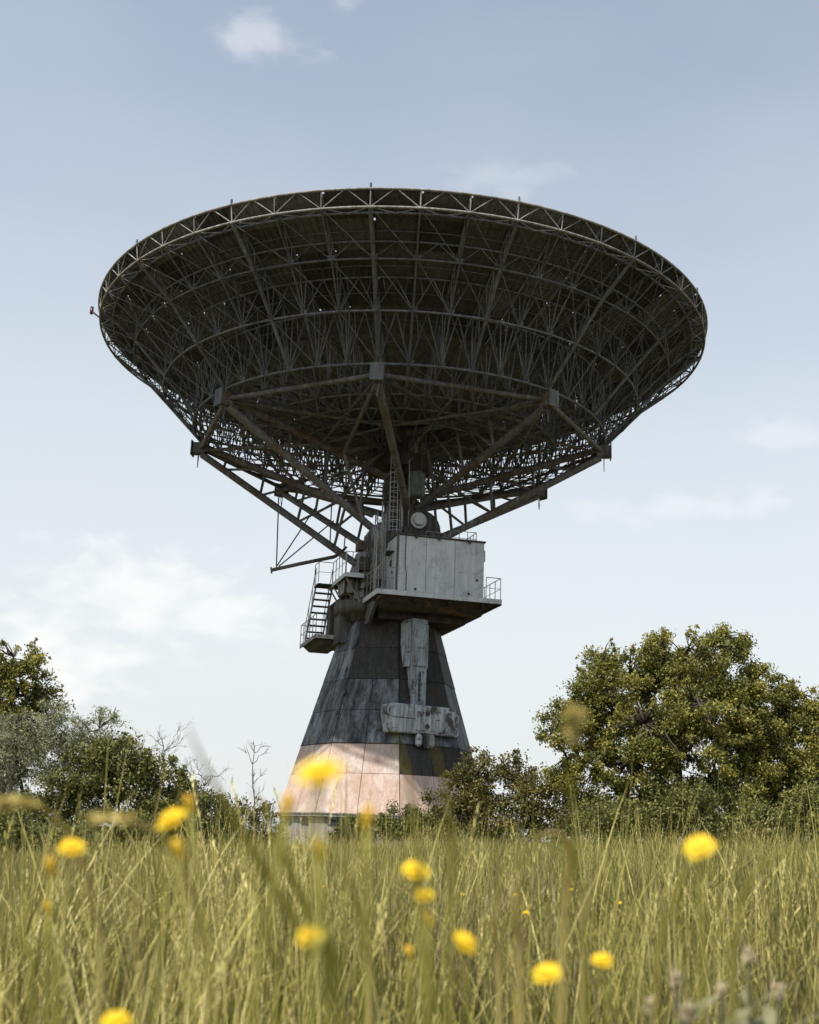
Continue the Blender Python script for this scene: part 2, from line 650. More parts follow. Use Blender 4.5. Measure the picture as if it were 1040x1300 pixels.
# holes in the upper left plates
for (hx, hy, hw) in ((452, 815, .16), (449, 822, .09), (440, 850, .1), (437, 880, .1), (428, 905, .08)):
    az = -150
    nrm = P(1, az, 0)
    v = px_dir(hx, hy)
    tt = ((tw_r(0) * CA + .3 * 0) - nrm.dot(CAM) - .0) / (nrm.dot(v) + .297 * CA * v.z) if True else 0
    tt = (((4.13 + (5.18 - HC) * .297) * CA + .05) - nrm.x * CAM.x - nrm.y * CAM.y) / (nrm.x * v.x + nrm.y * v.y + .297 * CA * v.z)
    c = CAM + v * tt
    tg = Vector((-nrm.y, nrm.x, 0))
    up = (Vector((0, 0, 1)) - nrm * .275).normalized()
    V = [c + nrm * d + tg * (math.cos(t) * hw) + up * (math.sin(t) * hw * 1.5) for d in (-.05, .045) for t in np.linspace(0, 2 * math.pi, 10, endpoint=False)]
    F = [(i, (i + 1) % 10, 10 + (i + 1) % 10, 10 + i) for i in range(10)] + [tuple(range(10, 20)), tuple(range(10))[::-1]]
    mesh('hole_cover', V, F, MAT['black'], core)

# guide rail and clamp block on the right front face
FN = P(1, -60, 0)
FT = Vector((-FN.y, FN.x, 0))


def fbox(name, t0, t1, d0, d1, z0, z1, m, parent, bevel=.02):
    V, F = [], []
    q = [FN * d + FT * (t - .38) + Vector((0, 0, z)) for z in (z0, z1) for t, d in ((t0, d0), (t0, d1), (t1, d1), (t1, d0))]
    box_geo(V, F, [q[0], q[1], q[2], q[3], q[4], q[5], q[6], q[7]])
    o = mesh(name, V, F, m, parent)
    if bevel:
        bv = o.modifiers.new('bevel', 'BEVEL')
        bv.width = bevel
        bv.segments = 1
    return o


rail = fbox('guide_rail', -.42, .42, 2.0, 3.45, 6.6, 10.9, MAT['railm'], TEL)
# its foot reaches down past the block
fbox('rail_cheek', -.62, -.42, 2.6, 3.3, 8.55, 10.7, MAT['railm'], rail)
fbox('rail_cheek', .42, .58, 2.6, 3.3, 8.55, 10.7, MAT['railm'], rail)
fbox('rail_cover', -.38, .38, 3.45, 3.52, 8.6, 10.75, MAT['railm'], rail)
fbox('rail_slot', -.05, .1, 3.45, 3.465, 6.9, 8.35, MAT['plate'], rail)
for i in range(6):
    fbox('bolt_hole', -.045, .095, 3.46, 3.475, 6.95 + .23 * i, 7.07 + .23 * i, MAT['black'], rail, 0)
fbox('rail_cylinder', -.52, -.16, 4.0, 4.3, 4.75, 5.35, MAT['block'], rail, .12)
fbox('rail_cylinder', .24, .5, 4.0, 4.3, 4.75, 5.35, MAT['block'], rail, .1)
fbox('rail_foot', -.14, .22, 3.9, 4.25, 4.7, 5.4, MAT['plate'], rail, .02)
for i in range(3):
    fbox('bolt_hole', -.03, .09, 4.245, 4.262, 4.8 + .17 * i, 4.9 + .17 * i, MAT['black'], rail, 0)
blk = fbox('clamp_block', -1.75, 1.72, 2.9, 4.15, 5.34, 6.68, MAT['block'], TEL, .05)
fbox('block_cap', -1.78, 1.75, 4.13, 4.17, 6.02, 6.05, MAT['dark'], blk, 0)
fbox('block_plate', -.55, .55, 4.14, 4.19, 5.5, 6.6, MAT['block'], blk, .02)
fbox('block_plate', .75, 1.1, 4.14, 4.2, 5.45, 6.62, MAT['block'], blk, .06)
for t_, z_ in ((-1.78, 5.62), (-1.78, 6.35), (1.74, 5.56), (1.74, 6.2)):
    c = FN * 4.0 + FT * (t_ - .38) + Vector((0, 0, z_))
    tube('lifting_eye', [c + FT * (math.cos(a) * .2) + Vector((0, 0, math.sin(a) * .2)) for a in np.linspace(0, 2 * math.pi, 12, endpoint=False)], .045, MAT['block'], blk, 6, True)
for z_ in (6.3, 5.7):
    c = FN * 4.195 + Vector((0, 0, z_)) + FT * -.3
    V = [c + FN * d + FT * (math.cos(a) * .12) + Vector((0, 0, math.sin(a) * .12)) for d in (-.02, .03) for a in np.linspace(0, 2 * math.pi, 12, endpoint=False)]
    F = [(i, (i + 1) % 12, 12 + (i + 1) % 12, 12 + i) for i in range(12)] + [tuple(range(12, 24)), tuple(range(12))[::-1]]
    mesh('boss', V, F, MAT['black'], blk)

# ------------------------------------------------ turret
tur = empty('turret', TEL)
V, F = [], []
for z, rr in ((10.98, 2.55), (11.35, 2.7), (11.36, 3.0), (12.0, 3.0), (12.01, 2.6), (13.0, 2.5)):
    V += ring_pts(rr, z, 32)
for j in range(5):
    for k in range(32):
        F.append((j * 32 + k, j * 32 + (k + 1) % 32, (j + 1) * 32 + (k + 1) % 32, (j + 1) * 32 + k))
F += [tuple(range(32))[::-1], tuple(range(160, 192))]
mesh('turntable', V, F, MAT['dark'], tur, True)
tbox('housing', -2.5, 1.9, -2.0, 2.2, 11.9, 15.0, MAT['turret'], tur, (-1.7, 1.5, -1.2, 1.6), .06)
tbox('machine_bay', -2.9, -1.0, -.6, 2.4, 9.9, 12.2, MAT['dark'], tur, None, .04)


def cheek(name, a0, a1, b0, b1, z0, zt, m, parent):
    """bearing pedestal: plate with a rounded top"""
    prof = [(a0 - .25, z0), (a1 + .25, z0)]
    cx_, rr = (a0 + a1) / 2, (a1 - a0) / 2
    for t in np.linspace(0, math.pi, 13):
        prof.append((cx_ + rr * math.cos(t), zt - rr + rr * math.sin(t)))
    n_ = len(prof)
    V = [T(a, b_, z) for b_ in (b0, b1) for a, z in prof]
    F = [tuple(range(n_)), tuple(range(n_, 2 * n_))[::-1]] + [(i, n_ + i, n_ + (i + 1) % n_, (i + 1) % n_) for i in range(n_)]
    return mesh(name, V, F, m, parent)


ck = cheek('bearing_pedestal', -.35, 1.75, -2.3, -1.5, 12.6, 16.7, MAT['dark'], tur)
cheek('bearing_pedestal', -2.0, -.7, -2.35, -1.6, 12.4, 15.7, MAT['turret'], tur)
cheek('bearing_pedestal', -1.2, 1.2, 1.2, 1.9, 12.6, 16.9, MAT['dark'], tur)
c = T(.55, -2.3, 16.1)
V, F = [], []
for d, rr in ((-.0, .42), (-.12, .42), (-.13, .3), (-.3, .26)):
    V += [c + E2 * d + E1 * (math.cos(a) * rr) + Vector((0, 0, math.sin(a) * rr)) for a in np.linspace(0, 2 * math.pi, 20, endpoint=False)]
for j in range(3):
    for k in range(20):
        F.append((j * 20 + k, j * 20 + (k + 1) % 20, (j + 1) * 20 + (k + 1) % 20, (j + 1) * 20 + k))
F.append(tuple(range(60, 80)))
mesh('bearing_cap', V, F, MAT['cabin'], tur)
for a_, z_, w_, h_ in ((-.1, 15.3, .5, .7), (.7, 15.0, .6, .4), (1.2, 15.2, .4, .6), (-.9, 14.9, .5, .9)):
    tbox('gear_motor', a_ - w_ / 2, a_ + w_ / 2, -2.75, -2.2, z_ - h_ / 2, z_ + h_ / 2, MAT['dark'], tur, None, .05)
# centre column under the dish
V, F = [], []
for z, rr in ((14.5, 1.15), (16.5, .8), (19.2, .75), (19.25, 1.7), (21.2, 1.75)):
    V += [p + Vector((.35, .1, 0)) * max(0, (19.2 - z) / 5) for p in ring_pts(rr, z, 16)]
for j in range(4):
    for k in range(16):
        F.append((j * 16 + k, j * 16 + (k + 1) % 16, (j + 1) * 16 + (k + 1) % 16, (j + 1) * 16 + k))
F += [tuple(range(16))[::-1]]
mesh('hub_column', V, F, MAT['dark'], tur)
tbox('receiver_box', .05, 1.05, -1.7, -.8, 19.9, 21.0, MAT['turret'], tur, None, .03)
tbox('receiver_box', .1, .9, -1.6, -.8, 18.9, 19.8, MAT['dark'], tur, None, .03)
V, F = [], []
tube_geo(V, F, [T(.6, -1.6, 17.5), T(.6, -1.6, 17.6), T(.6, -1.6, 18.75), T(.6, -1.6, 18.9)], [.3, .45, .45, .3], 14)
mesh('oil_drum', V, F, MAT['drum'], tur, True)
for a_, b_, z0, z1, r_ in ((-1.35, -2.45, 12.2, 18.2, .045), (-1.1, -2.5, 12.0, 17.0, .035), (-.35, -2.5, 14.6, 17.6, .05), (-2.1, -2.1, 12.0, 15.4, .05), (.0, -2.4, 14.8, 19.6, .03)):
    tube('conduit', [T(a_, b_, z0), T(a_, b_, (z0 + z1) / 2), T(a_ + .04, b_ + .3, z1 - .3), T(a_ + .3, b_ + .7, z1)], r_, MAT['rail'], tur, 6)
for a_, b_, z_, w_, h_ in ((-2.15, -2.25, 13.6, .5, .7), (-1.6, -2.5, 12.6, .6, .5), (-2.3, -1.9, 14.6, .35, .5)):
    tbox('junction_box', a_ - w_ / 2, a_ + w_ / 2, b_ - .25, b_ + .3, z_ - h_ / 2, z_ + h_ / 2, MAT['dark'], tur, None, .03)
# caged ladder
lad = empty('caged_ladder', TEL)
for s in (-.16, .22):
    bar('ladder_rail', T(-.75 + s, -2.3, 14.3), T(-.75 + s, -2.0, 19.6), .022, MAT['cabin'], lad, 6)
for i in range(20):
    z = 14.4 + i * .26
    bar('rung', T(-.91, -2.3 + .3 * (z - 14.3) / 5.3, z), T(-.53, -2.3 + .3 * (z - 14.3) / 5.3, z), .014, MAT['cabin'], lad, 5)
for i in range(7):
    z = 15.4 + i * .5
    c = T(-.72, -2.24, z)
    tube('cage_hoop', [c + E1 * (math.cos(a) * .36) - E2 * (math.sin(a) * .62) for a in np.linspace(0, math.pi, 9)], .016, MAT['cabin'], lad, 5)
for a in (.5, 1.1, 1.57, 2.1, 2.7):
    c = T(-.72, -2.24, 0)
    p_ = c + E1 * (math.cos(a) * .36) - E2 * (math.sin(a) * .62)
    bar('cage_bar', p_ + Vector((0, 0, 15.3)), p_ + Vector((0, 0, 18.5)), .012, MAT['cabin'], lad, 5)

# ------------------------------------------------ cabin and its deck
ZD = 11.85
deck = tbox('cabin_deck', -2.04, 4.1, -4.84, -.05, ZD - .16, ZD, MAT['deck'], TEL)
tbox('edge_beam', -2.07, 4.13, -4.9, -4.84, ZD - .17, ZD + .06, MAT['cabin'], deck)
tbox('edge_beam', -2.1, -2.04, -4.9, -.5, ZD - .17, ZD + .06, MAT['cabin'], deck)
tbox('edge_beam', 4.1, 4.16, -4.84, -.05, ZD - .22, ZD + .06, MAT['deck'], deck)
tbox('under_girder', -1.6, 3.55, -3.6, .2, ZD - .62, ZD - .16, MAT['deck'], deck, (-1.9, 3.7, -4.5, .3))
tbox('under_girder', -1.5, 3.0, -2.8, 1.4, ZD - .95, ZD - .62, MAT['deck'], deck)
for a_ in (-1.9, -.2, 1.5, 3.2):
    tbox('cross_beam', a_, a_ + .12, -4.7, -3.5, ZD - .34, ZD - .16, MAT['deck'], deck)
# gusset under the near corner
V, F = [], []
q = [T(-1.9, -4.2, ZD - .2), T(-1.75, -4.2, ZD - .2), T(-1.75, -2.0, ZD - .2), T(-1.9, -2.0, ZD - .2), T(-1.9, -2.5, ZD - 1.2), T(-1.75, -2.5, ZD - 1.2), T(-1.75, -2.0, ZD - 1.2), T(-1.9, -2.0, ZD - 1.2)]
box_geo(V, F, [q[4], q[5], q[6], q[7], q[0], q[1], q[2], q[3]])
mesh('gusset', V, F, MAT['dark'], deck)

cab = empty('equipment_cabin', TEL)
CZ0, CZ1 = ZD + .1, ZD + 2.85
tbox('wall_body', -1.05, 3.25, -4.55, -1.6, ZD, CZ1 - .03, MAT['core'], cab)
xs_ = [-1.1, .35, 1.8, 3.3]
for i in range(3):
    tbox('wall_panel', xs_[i] + .008, xs_[i + 1] - .008, -4.6, -4.55, CZ0 + .02, CZ1 - .02, MAT['cabin'], cab, None, .01)
for i, (b0, b1) in enumerate(((-4.6, -4.05), (-3.0, -1.6))):
    tbox('wall_panel', -1.1, -1.05, b0 + .008, b1 - .008, CZ0 + .02, CZ1 - .02, MAT['cabin'], cab, None, .01)
    tbox('wall_panel', 3.25, 3.3, b0 + .008 - .6 * i, b1, CZ0 + .02, CZ1 - .02, MAT['cabin'], cab, None, .01)
tbox('wall_panel', 3.25, 3.3, -4.04, -3.62, CZ0 + .02, CZ1 - .02, MAT['cabin'], cab, None, .01)
tbox('wall_panel', -1.1, -1.05, -4.04, -3.01, CZ0 + 2.08, CZ1 - .02, MAT['cabin'], cab, None, .01)
dr = tbox('door', -1.12, -1.05, -4.0, -3.05, CZ0 + .02, CZ0 + 2.0, MAT['cabin'], cab, None, .01)
tbox('door_hood', -1.45, -1.05, -4.05, -3.0, CZ0 + 2.0, CZ0 + 2.06, MAT['dark'], dr)
tbox('door_window', -1.128, -1.11, -3.7, -3.4, CZ0 + 1.35, CZ0 + 1.7, MAT['black'], dr)
tbox('handle', -1.17, -1.12, -3.9, -3.86, CZ0 + .95, CZ0 + 1.1, MAT['black'], dr)
tbox('base_strip', -1.14, 3.34, -4.64, -4.56, ZD + .02, CZ0 + .02, MAT['dark'], cab)
rf = tbox('roof', -1.16, 3.36, -4.68, -1.5, CZ1, CZ1 + .07, MAT['dark'], cab)
for a_ in (-.25, .9, 2.45):
    tbox('roof_clip', a_, a_ + .12, -4.72, -4.66, CZ1 - .12, CZ1 + .05, MAT['black'], cab)
for a_, z_ in ((-.2, ZD + .2), (2.5, ZD + .2), (2.9, ZD + .9)):
    tbox('fixing_lug', a_, a_ + .09, -4.64, -4.6, z_, z_ + .1, MAT['black'], cab)
tbox('corner_post', -1.13, -1.03, -4.63, -4.53, ZD, CZ1, MAT['dark'], cab)
tube('cable', [T(-.7, -4.63, CZ1), T(-.7, -4.63, CZ0 + 1.3), T(-.62, -4.63, CZ0 + .9), T(-.62, -4.63, CZ0)], .018, MAT['black'], cab, 5)
# soot mark of a patched hatch
tbox('hatch', .95, 1.75, -4.615, -4.6, CZ0 + .55, CZ0 + 1.0, MAT['cabin'], cab, None, .01)
tbox('wall_box', 3.3, 3.62, -3.9, -3.4, CZ0 + 2.0, CZ0 + 2.55, MAT['cabin'], cab, None, .03)


def railing(name, path, h, m, parent, spacing=.9, mids=1, r=.02):
    """posts and rails along a polyline"""
    e = empty(name, parent)
    path = [Vector(p) for p in path]
    up = Vector((0, 0, 1))
    for a, b_ in zip(path[:-1], path[1:]):
        L = (b_ - a).length
        k = max(1, round(L / spacing))
        for i in range(k + 1):
            if i == k and b_ is not path[-1]:
                continue
            p_ = a.lerp(b_, i / k)
            bar('post', p_, p_ + up * h, r, m, e, 6)
        bar('top_rail', a + up * h, b_ + up * h, r, m, e, 6)
        for j in range(mids):
            hh = h * (j + 1) / (mids + 1)
            bar('mid_rail', a + up * hh, b_ + up * hh, r * .7, m, e, 6)
    return e


railing('railing', [T(-1.1, -4.86, ZD + .1), T(-2.05, -4.86, ZD + .1), T(-2.07, -.6, ZD + .1)], 1.05, MAT['rail'], deck, .75)
railing('railing', [T(3.36, -4.8, ZD + .06), T(4.1, -4.8, ZD + .06), T(4.1, -.2, ZD + .06)], 1.05, MAT['rail'], deck, .8)
railing('railing', [T(.9, -2.6, CZ1 + .07), T(1.9, -2.6, CZ1 + .07), T(1.9, -1.7, CZ1 + .07)], .75, MAT['rail'], cab, .35)
railing('railing', [T(1.9, -3.5, CZ1 + .07), T(3.25, -3.5, CZ1 + .07), T(3.25, -1.7, CZ1 + .07)], .7, MAT['rail'], cab, .5)

# walkway, stair and lower landing on the left side
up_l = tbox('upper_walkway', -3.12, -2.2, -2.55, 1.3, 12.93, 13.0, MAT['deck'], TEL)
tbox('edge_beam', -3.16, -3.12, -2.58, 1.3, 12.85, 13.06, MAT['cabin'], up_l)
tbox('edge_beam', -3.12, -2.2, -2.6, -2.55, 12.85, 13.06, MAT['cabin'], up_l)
tbox('landing_plate', -3.9, -3.12, .3, 1.3, 12.93, 13.0, MAT['deck'], up_l)
for b_ in (-2.4, -1.5, -.6, .3, 1.1):
    bar('bracket', T(-3.1, b_, 12.9), T(-2.3, b_, 11.7), .045, MAT['rail'], up_l, 6)
railing('railing', [T(-3.14, -2.55, 13.06), T(-3.14, .3, 13.06), T(-3.88, .3, 13.06), T(-3.88, 1.3, 13.06)], 1.05, MAT['rail'], up_l, .7)
lo_l = tbox('lower_landing', -3.84, -2.6, .39, 4.4, 10.28, 10.35, MAT['deck'], TEL)
tbox('edge_beam', -3.88, -3.84, .35, 4.4, 10.2, 10.4, MAT['rail'], lo_l)
tbox('edge_beam', -3.84, -2.3, .35, .39, 10.2, 10.4, MAT['rail'], lo_l)
tbox('support_bracket', -3.4, -2.4, .6, 4.2, 10.0, 10.28, MAT['dark'], lo_l, (-3.7, -2.4, .5, 4.3))
railing('railing', [T(-3.86, .37, 10.4), T(-3.86, 4.38, 10.4), T(-2.6, 4.38, 10.4)], 1.05, MAT['rail'], lo_l, .8)
st = empty('staircase', TEL)
for a_ in (-3.82, -2.95):
    V, F = [], []
    box_geo(V, F, [T(a_, 3.35, 10.3), T(a_ + .05, 3.35, 10.3), T(a_ + .05, 3.6, 10.3), T(a_, 3.6, 10.3), T(a_, 1.2, 13.0), T(a_ + .05, 1.2, 13.0), T(a_ + .05, 1.45, 13.0), T(a_, 1.45, 13.0)])
    mesh('stringer', V, F, MAT['rail'], st)
    bar('handrail', T(a_, 3.4, 11.35), T(a_, 1.3, 14.0), .02, MAT['rail'], st, 6)
    for k in range(4):
        t_ = k / 3
        bar('handrail_post', T(a_, 3.4 - 2.1 * t_, 10.4 + 2.6 * t_), T(a_, 3.4 - 2.1 * t_, 11.35 + 2.65 * t_), .018, MAT['rail'], st, 6)
for i in range(8):
    z = 10.62 + i * .3
    b_ = 3.35 - i * .26
    tbox('tread', -3.77, -2.95, b_ - .13, b_ + .13, z - .03, z + .03, MAT['deck'], st)
railing('railing', [T(-2.65, .5, 10.35), T(-2.65, 4.3, 10.35)], 1.05, MAT['rail'], lo_l, .6)
tbox('side_cabinet', -2.9, -2.2, .5, 1.6, 10.35, 12.2, MAT['dark'], lo_l, None, .03)
tbox('side_cabinet', -3.0, -2.3, -1.9, -.4, 12.2, 12.9, MAT['turret'], up_l, None, .03)
railing('railing', [T(-3.1, -2.57, 13.06), T(-2.2, -2.57, 13.06)], 1.05, MAT['rail'], up_l, .3)
# small lattice mast by the turret
lm = empty('lattice_mast', TEL)
base = [T(-1.95 + a, -4.0 + b_, ZD) for a, b_ in ((0, 0), (.42, 0), (.42, .42), (0, .42))]
top = [p + Vector((-.05, .35, 4.1)) for p in base]
for a, b_ in zip(base, top):
    bar('mast_leg', a, b_, .03, MAT['rail'], lm, 6)
for k in range(7):
    for i in range(4):
        j = (i + 1) % 4
        p_, q_ = base[i].lerp(top[i], k / 7), base[j].lerp(top[j], (k + 1) / 7)
        if k % 2:
            p_, q_ = base[j].lerp(top[j], k / 7), base[i].lerp(top[i], (k + 1) / 7)
        bar('mast_lacing', p_, q_, .016, MAT['rail'], lm, 5)

# ------------------------------------------------ octagonal ring, trusses and struts
ring = empty('support_ring', TEL)
NZ, NR = 20.5, 10.7
AZ = {n_: AZ0 + 45 * k for k, n_ in enumerate(('F', 'FR', 'R', 'BR', 'B', 'BL', 'L', 'FL'))}
node = {k: P(NR, a, NZ) for k, a in AZ.items()}
order = list(AZ)
for k, nm in enumerate(order):
    a = AZ[nm]
    o_ = Vector((math.cos(R(a)), math.sin(R(a)), 0))
    t_ = Vector((-o_.y, o_.x, 0))
    V, F = [], []
    c = node[nm]
    box_geo(V, F, [c + o_ * d + t_ * s + Vector((0, 0, z)) for z in (-.34, .3) for d, s in ((-.3, -.25), (.42, -.25), (.42, .25), (-.3, .25))])
    nb = mesh('node_box', V, F, MAT['tube'], ring)
    bv = nb.modifiers.new('bevel', 'BEVEL')
    bv.width = .05
    V, F = [], []
    box_geo(V, F, [c + o_ * d + t_ * s + Vector((0, 0, z)) for z in (-.42, .4) for d, s in ((.425, -.31), (.48, -.31), (.48, .31), (.425, .31))])
    mesh('end_plate', V, F, MAT['truss'], nb)
    bar('stub_post', c + Vector((0, 0, .3)), c + Vector((0, 0, .85)), .13, MAT['truss'], nb, 8)
    bar('ring_tube', c, node[order[(k + 1) % 8]], .115, MAT['tube'], ring, 10)
    q_ = c + o_ * .1 + Vector((0, 0, -.34))
    bar('hanging_rod', q_ + t_ * .09, q_ + Vector((0, 0, -.75)), .022, MAT['truss'], nb, 5)
    bar('hanging_rod', q_ - t_ * .09, q_ + Vector((0, 0, -.75)), .022, MAT['truss'], nb, 5)
low_end = {'FL': at_y(484, 680, -1.9), 'F': at_y(518, 648, -2.0), 'FR': at_y(531, 645, -1.6), 'R': P(1.6, AZ['R'], 15.2),
           'L': P(1.9, AZ['L'], 14.2), 'BR': P(1.6, AZ['BR'], 15.5), 'BL': P(1.9, AZ['BL'], 15.3), 'B': P(1.6, AZ['B'], 15.5)}
up_end = {'FL': at_y(492, 606, -.8), 'F': P(1.0, AZ['F'], 19.6), 'FR': at_y(512, 552, -1.2), 'R': P(1.2, AZ['R'], 17.8),
          'L': P(1.2, AZ['L'], 16.9), 'BR': P(1.2, AZ['BR'], 17.4), 'BL': P(1.2, AZ['BL'], 17.2), 'B': P(1.0, AZ['B'], 17.4)}
upper = {}
for nm in order:
    e = empty('support_truss', TEL)
    c, a = node[nm], AZ[nm]
    o_ = Vector((math.cos(R(a)), math.sin(R(a)), 0))
    p_lo = c - o_ * .1 + Vector((0, 0, -.35))
    p_up = c - o_ * .3 + Vector((0, 0, .05))
    lo, upq = low_end[nm], up_end[nm]
    upper[nm] = (p_up, upq)
    bar('lower_chord', p_lo, lo, .19, MAT['tube'], e, 12)
    bar('upper_chord', p_up, upq, .17, MAT['tube'], e, 12)
    ks = (.13, .36, .6, .84)
    js = (.22, .46, .7, .93)
    for k_, j_ in zip(ks, js):
        bar('web_member', p_up.lerp(upq, k_), p_lo.lerp(lo, j_ - .08), .075, MAT['tube'], e, 8)
        if k_ < .8:
            bar('web_member', p_lo.lerp(lo, j_ - .08), p_up.lerp(upq, k_ + .2), .07, MAT['tube'], e, 8)
bracing = empty('cross_bracing', TEL)
for k, nm in enumerate(order):
    nx_ = order[(k + 1) % 8]
    pu, qu = upper[nm]
    pv, qv = upper[nx_]
    bar('brace', node[nm] + Vector((0, 0, -.1)), pv.lerp(qv, .55), .085, MAT['tube'], bracing, 8)
    bar('brace', node[nx_] + Vector((0, 0, -.1)), pu.lerp(qu, .55), .07, MAT['tube'], bracing, 8)
    bar('brace', pu.lerp(qu, .55), pv.lerp(qv, .55), .065, MAT['tube'], bracing, 8)
    bar('brace', pu.lerp(qu, .55), P(.9, AZ[nm] + 22, 20.4), .075, MAT['tube'], bracing, 8)
    bar('brace', pu.lerp(qu, .8), P(.9, AZ[nm] + 10, 20.4), .07, MAT['tube'], bracing, 8)
# thin level braces to the front nodes
bar('brace', node['FL'] + Vector((.2, 0, -.1)), at_y(503, 559, -1.0), .12, MAT['tube'], bracing, 8)
bar('brace', at_y(437, 573, -3.4), at_y(503, 561, -1.0), .11, MAT['tube'], bracing, 8)
bar('brace', at_y(463, 592, -2.2), at_y(503, 563, -1.0), .1, MAT['tube'], bracing, 8)
bar('brace', node['F'] + Vector((-.1, .2, -.4)), at_y(437, 574, -3.4), .1, MAT['tube'], bracing, 8)
bar('brace', at_y(530, 559, -1.2), at_y(602, 570, -3.4), .07, MAT['tube'], bracing, 8)
bar('brace', at_y(437, 576, -3.4), at_y(461, 662, -3.0), .09, MAT['tube'], bracing, 8)
# hanging frame on the left
hf = empty('hanging_frame', TEL)
h_ = lambda x, y: at_y(x, y, 1.5)
tube('boom', [h_(344, 724), h_(380, 716), h_(424, 707), h_(432, 703), h_(440, 694)], [.1, .1, .1, .09, .07], MAT['tube'], hf, 8)
bar('boom_tip', h_(344, 720), h_(345, 728), .05, MAT['truss'], hf, 6)
for a, b_ in (((354, 628), (351, 720)), ((400, 645), (352, 718)), ((424, 661), (354, 719)), ((421, 642), (419, 692)), ((430, 664), (425, 690)), ((439, 675), (437, 694))):
    bar('hanger', h_(*a), h_(*b_), .038, MAT['truss'], hf, 6)

# ------------------------------------------------ reflector and its backing lattice
RIM, ZR, FOC = 16.08, 26.65, 12.0
Z0 = ZR - RIM * RIM / (4 * FOC)
zs = lambda r: Z0 + r * r / (4 * FOC)
refl = empty('reflector', TEL)
edges = [16.05, 14.95, 13.65, 12.35, 10.95, 9.4, 7.6, 5.6, 3.6, 1.7]


def panel_mesh(name, ro, ri, half, ridges, cut):
    """one reflector panel: sheet with ridges below; cut = size of the gap at one corner"""
    V, F, mi = [], [], []
    g = .008
    ro_, ri_ = ro - .001, ri + .001
    th = .035
    rows = [ri_, (ri_ + ro_) / 2, ro_ - max(cut, .05), ro_]
    fr = max(cut, .05) / (2 * R(half) * ro)
    cols = [0, fr, .5, 1]
    grid = {}
    for s in (0, 1):
        for i, rr in enumerate(rows):
            da = half - math.degrees(g / rr)
            for j, u in enumerate(cols):
                grid[s, i, j] = len(V)
                V.append(P(rr, -da + 2 * da * u, zs(rr) - s * th))
    for i in range(3):
        for j in range(3):
            if cut and i == 2 and j == 0:
                continue
            F.append((grid[0, i, j], grid[0, i + 1, j], grid[0, i + 1, j + 1], grid[0, i, j + 1]))
            mi.append(1)
            F.append((grid[1, i, j], grid[1, i, j + 1], grid[1, i + 1, j + 1], grid[1, i + 1, j]))
            mi.append(0)
    loop = [(0, j) for j in range(4)] + [(1, 3), (2, 3), (3, 3), (3, 2), (3, 1)] + ([(2, 1), (2, 0)] if cut else [(3, 0), (2, 0)]) + [(1, 0)]
    for k in range(len(loop)):
        a, b_ = loop[k], loop[(k + 1) % len(loop)]
        F.append((grid[0, *a], grid[0, *b_], grid[1, *b_], grid[1, *a]))
        mi.append(0)
    for k in range(ridges):
        a = -half + 2 * half * (k + .5) / ridges
        w = math.degrees(.022 / ro)
        c = []
        for z_ in (-.11, -th + .002):
            for (aa, rr) in ((a - w, ri_ + .03), (a + w, ri_ + .03), (a + w, ro_ - .03), (a - w, ro_ - .03)):
                c.append(P(rr, aa, zs(rr) + z_))
        n0 = len(F)
        box_geo(V, F, c)
        mi += [0] * (len(F) - n0)
    me = bpy.data.meshes.new(name)
    me.from_pydata([tuple(v) for v in V], [], F)
    me.materials.append(MAT['panel'])
    me.materials.append(MAT['panel_top'])
    me.polygons.foreach_set('material_index', mi)
    me.update()
    return me


for i in range(5):
    mA = [panel_mesh('panel', edges[i], edges[i + 1], 3.75, 6, c) for c in (0, .06, .11)]
    for k in range(48):
        o = bpy.data.objects.new('panel', mA[int(rng.choice([0, 1, 2], p=[.5, .33, .17]))])
        o.rotation_euler = (0, 0, R(AZ0 + 3.75 + 7.5 * k))
        link(o, refl)
V, F, mi = [], [], []
for i in range(5, 9):
    for k in range(24):
        me = None
        b0 = len(V)
        for dz in (0, -.04):
            for rr in (edges[i + 1] + .008, edges[i] - .008):
                for a in (-7.45, 0, 7.45):
                    V.append(P(rr, AZ0 + 7.5 + 15 * k + a, zs(rr) + dz))
        for j in (0, 1):
            F.append((b0 + j, b0 + 3 + j, b0 + 4 + j, b0 + 1 + j))
            F.append((b0 + 6 + j, b0 + 7 + j, b0 + 10 + j, b0 + 9 + j))
inner = mesh('inner_panelling', V, F, MAT['panel'], refl)
inner['kind'] = 'stuff'
V, F = [], []
for i, z in enumerate((zs(1.7) - .02, zs(1.7) - .06)):
    V += ring_pts(1.72, z, 32)
F = [tuple(range(32)), tuple(range(32, 64))[::-1]] + [(i, (i + 1) % 32, 32 + (i + 1) % 32, 32 + i) for i in range(32)]
mesh('centre_plate', V, F, MAT['panel'], refl)

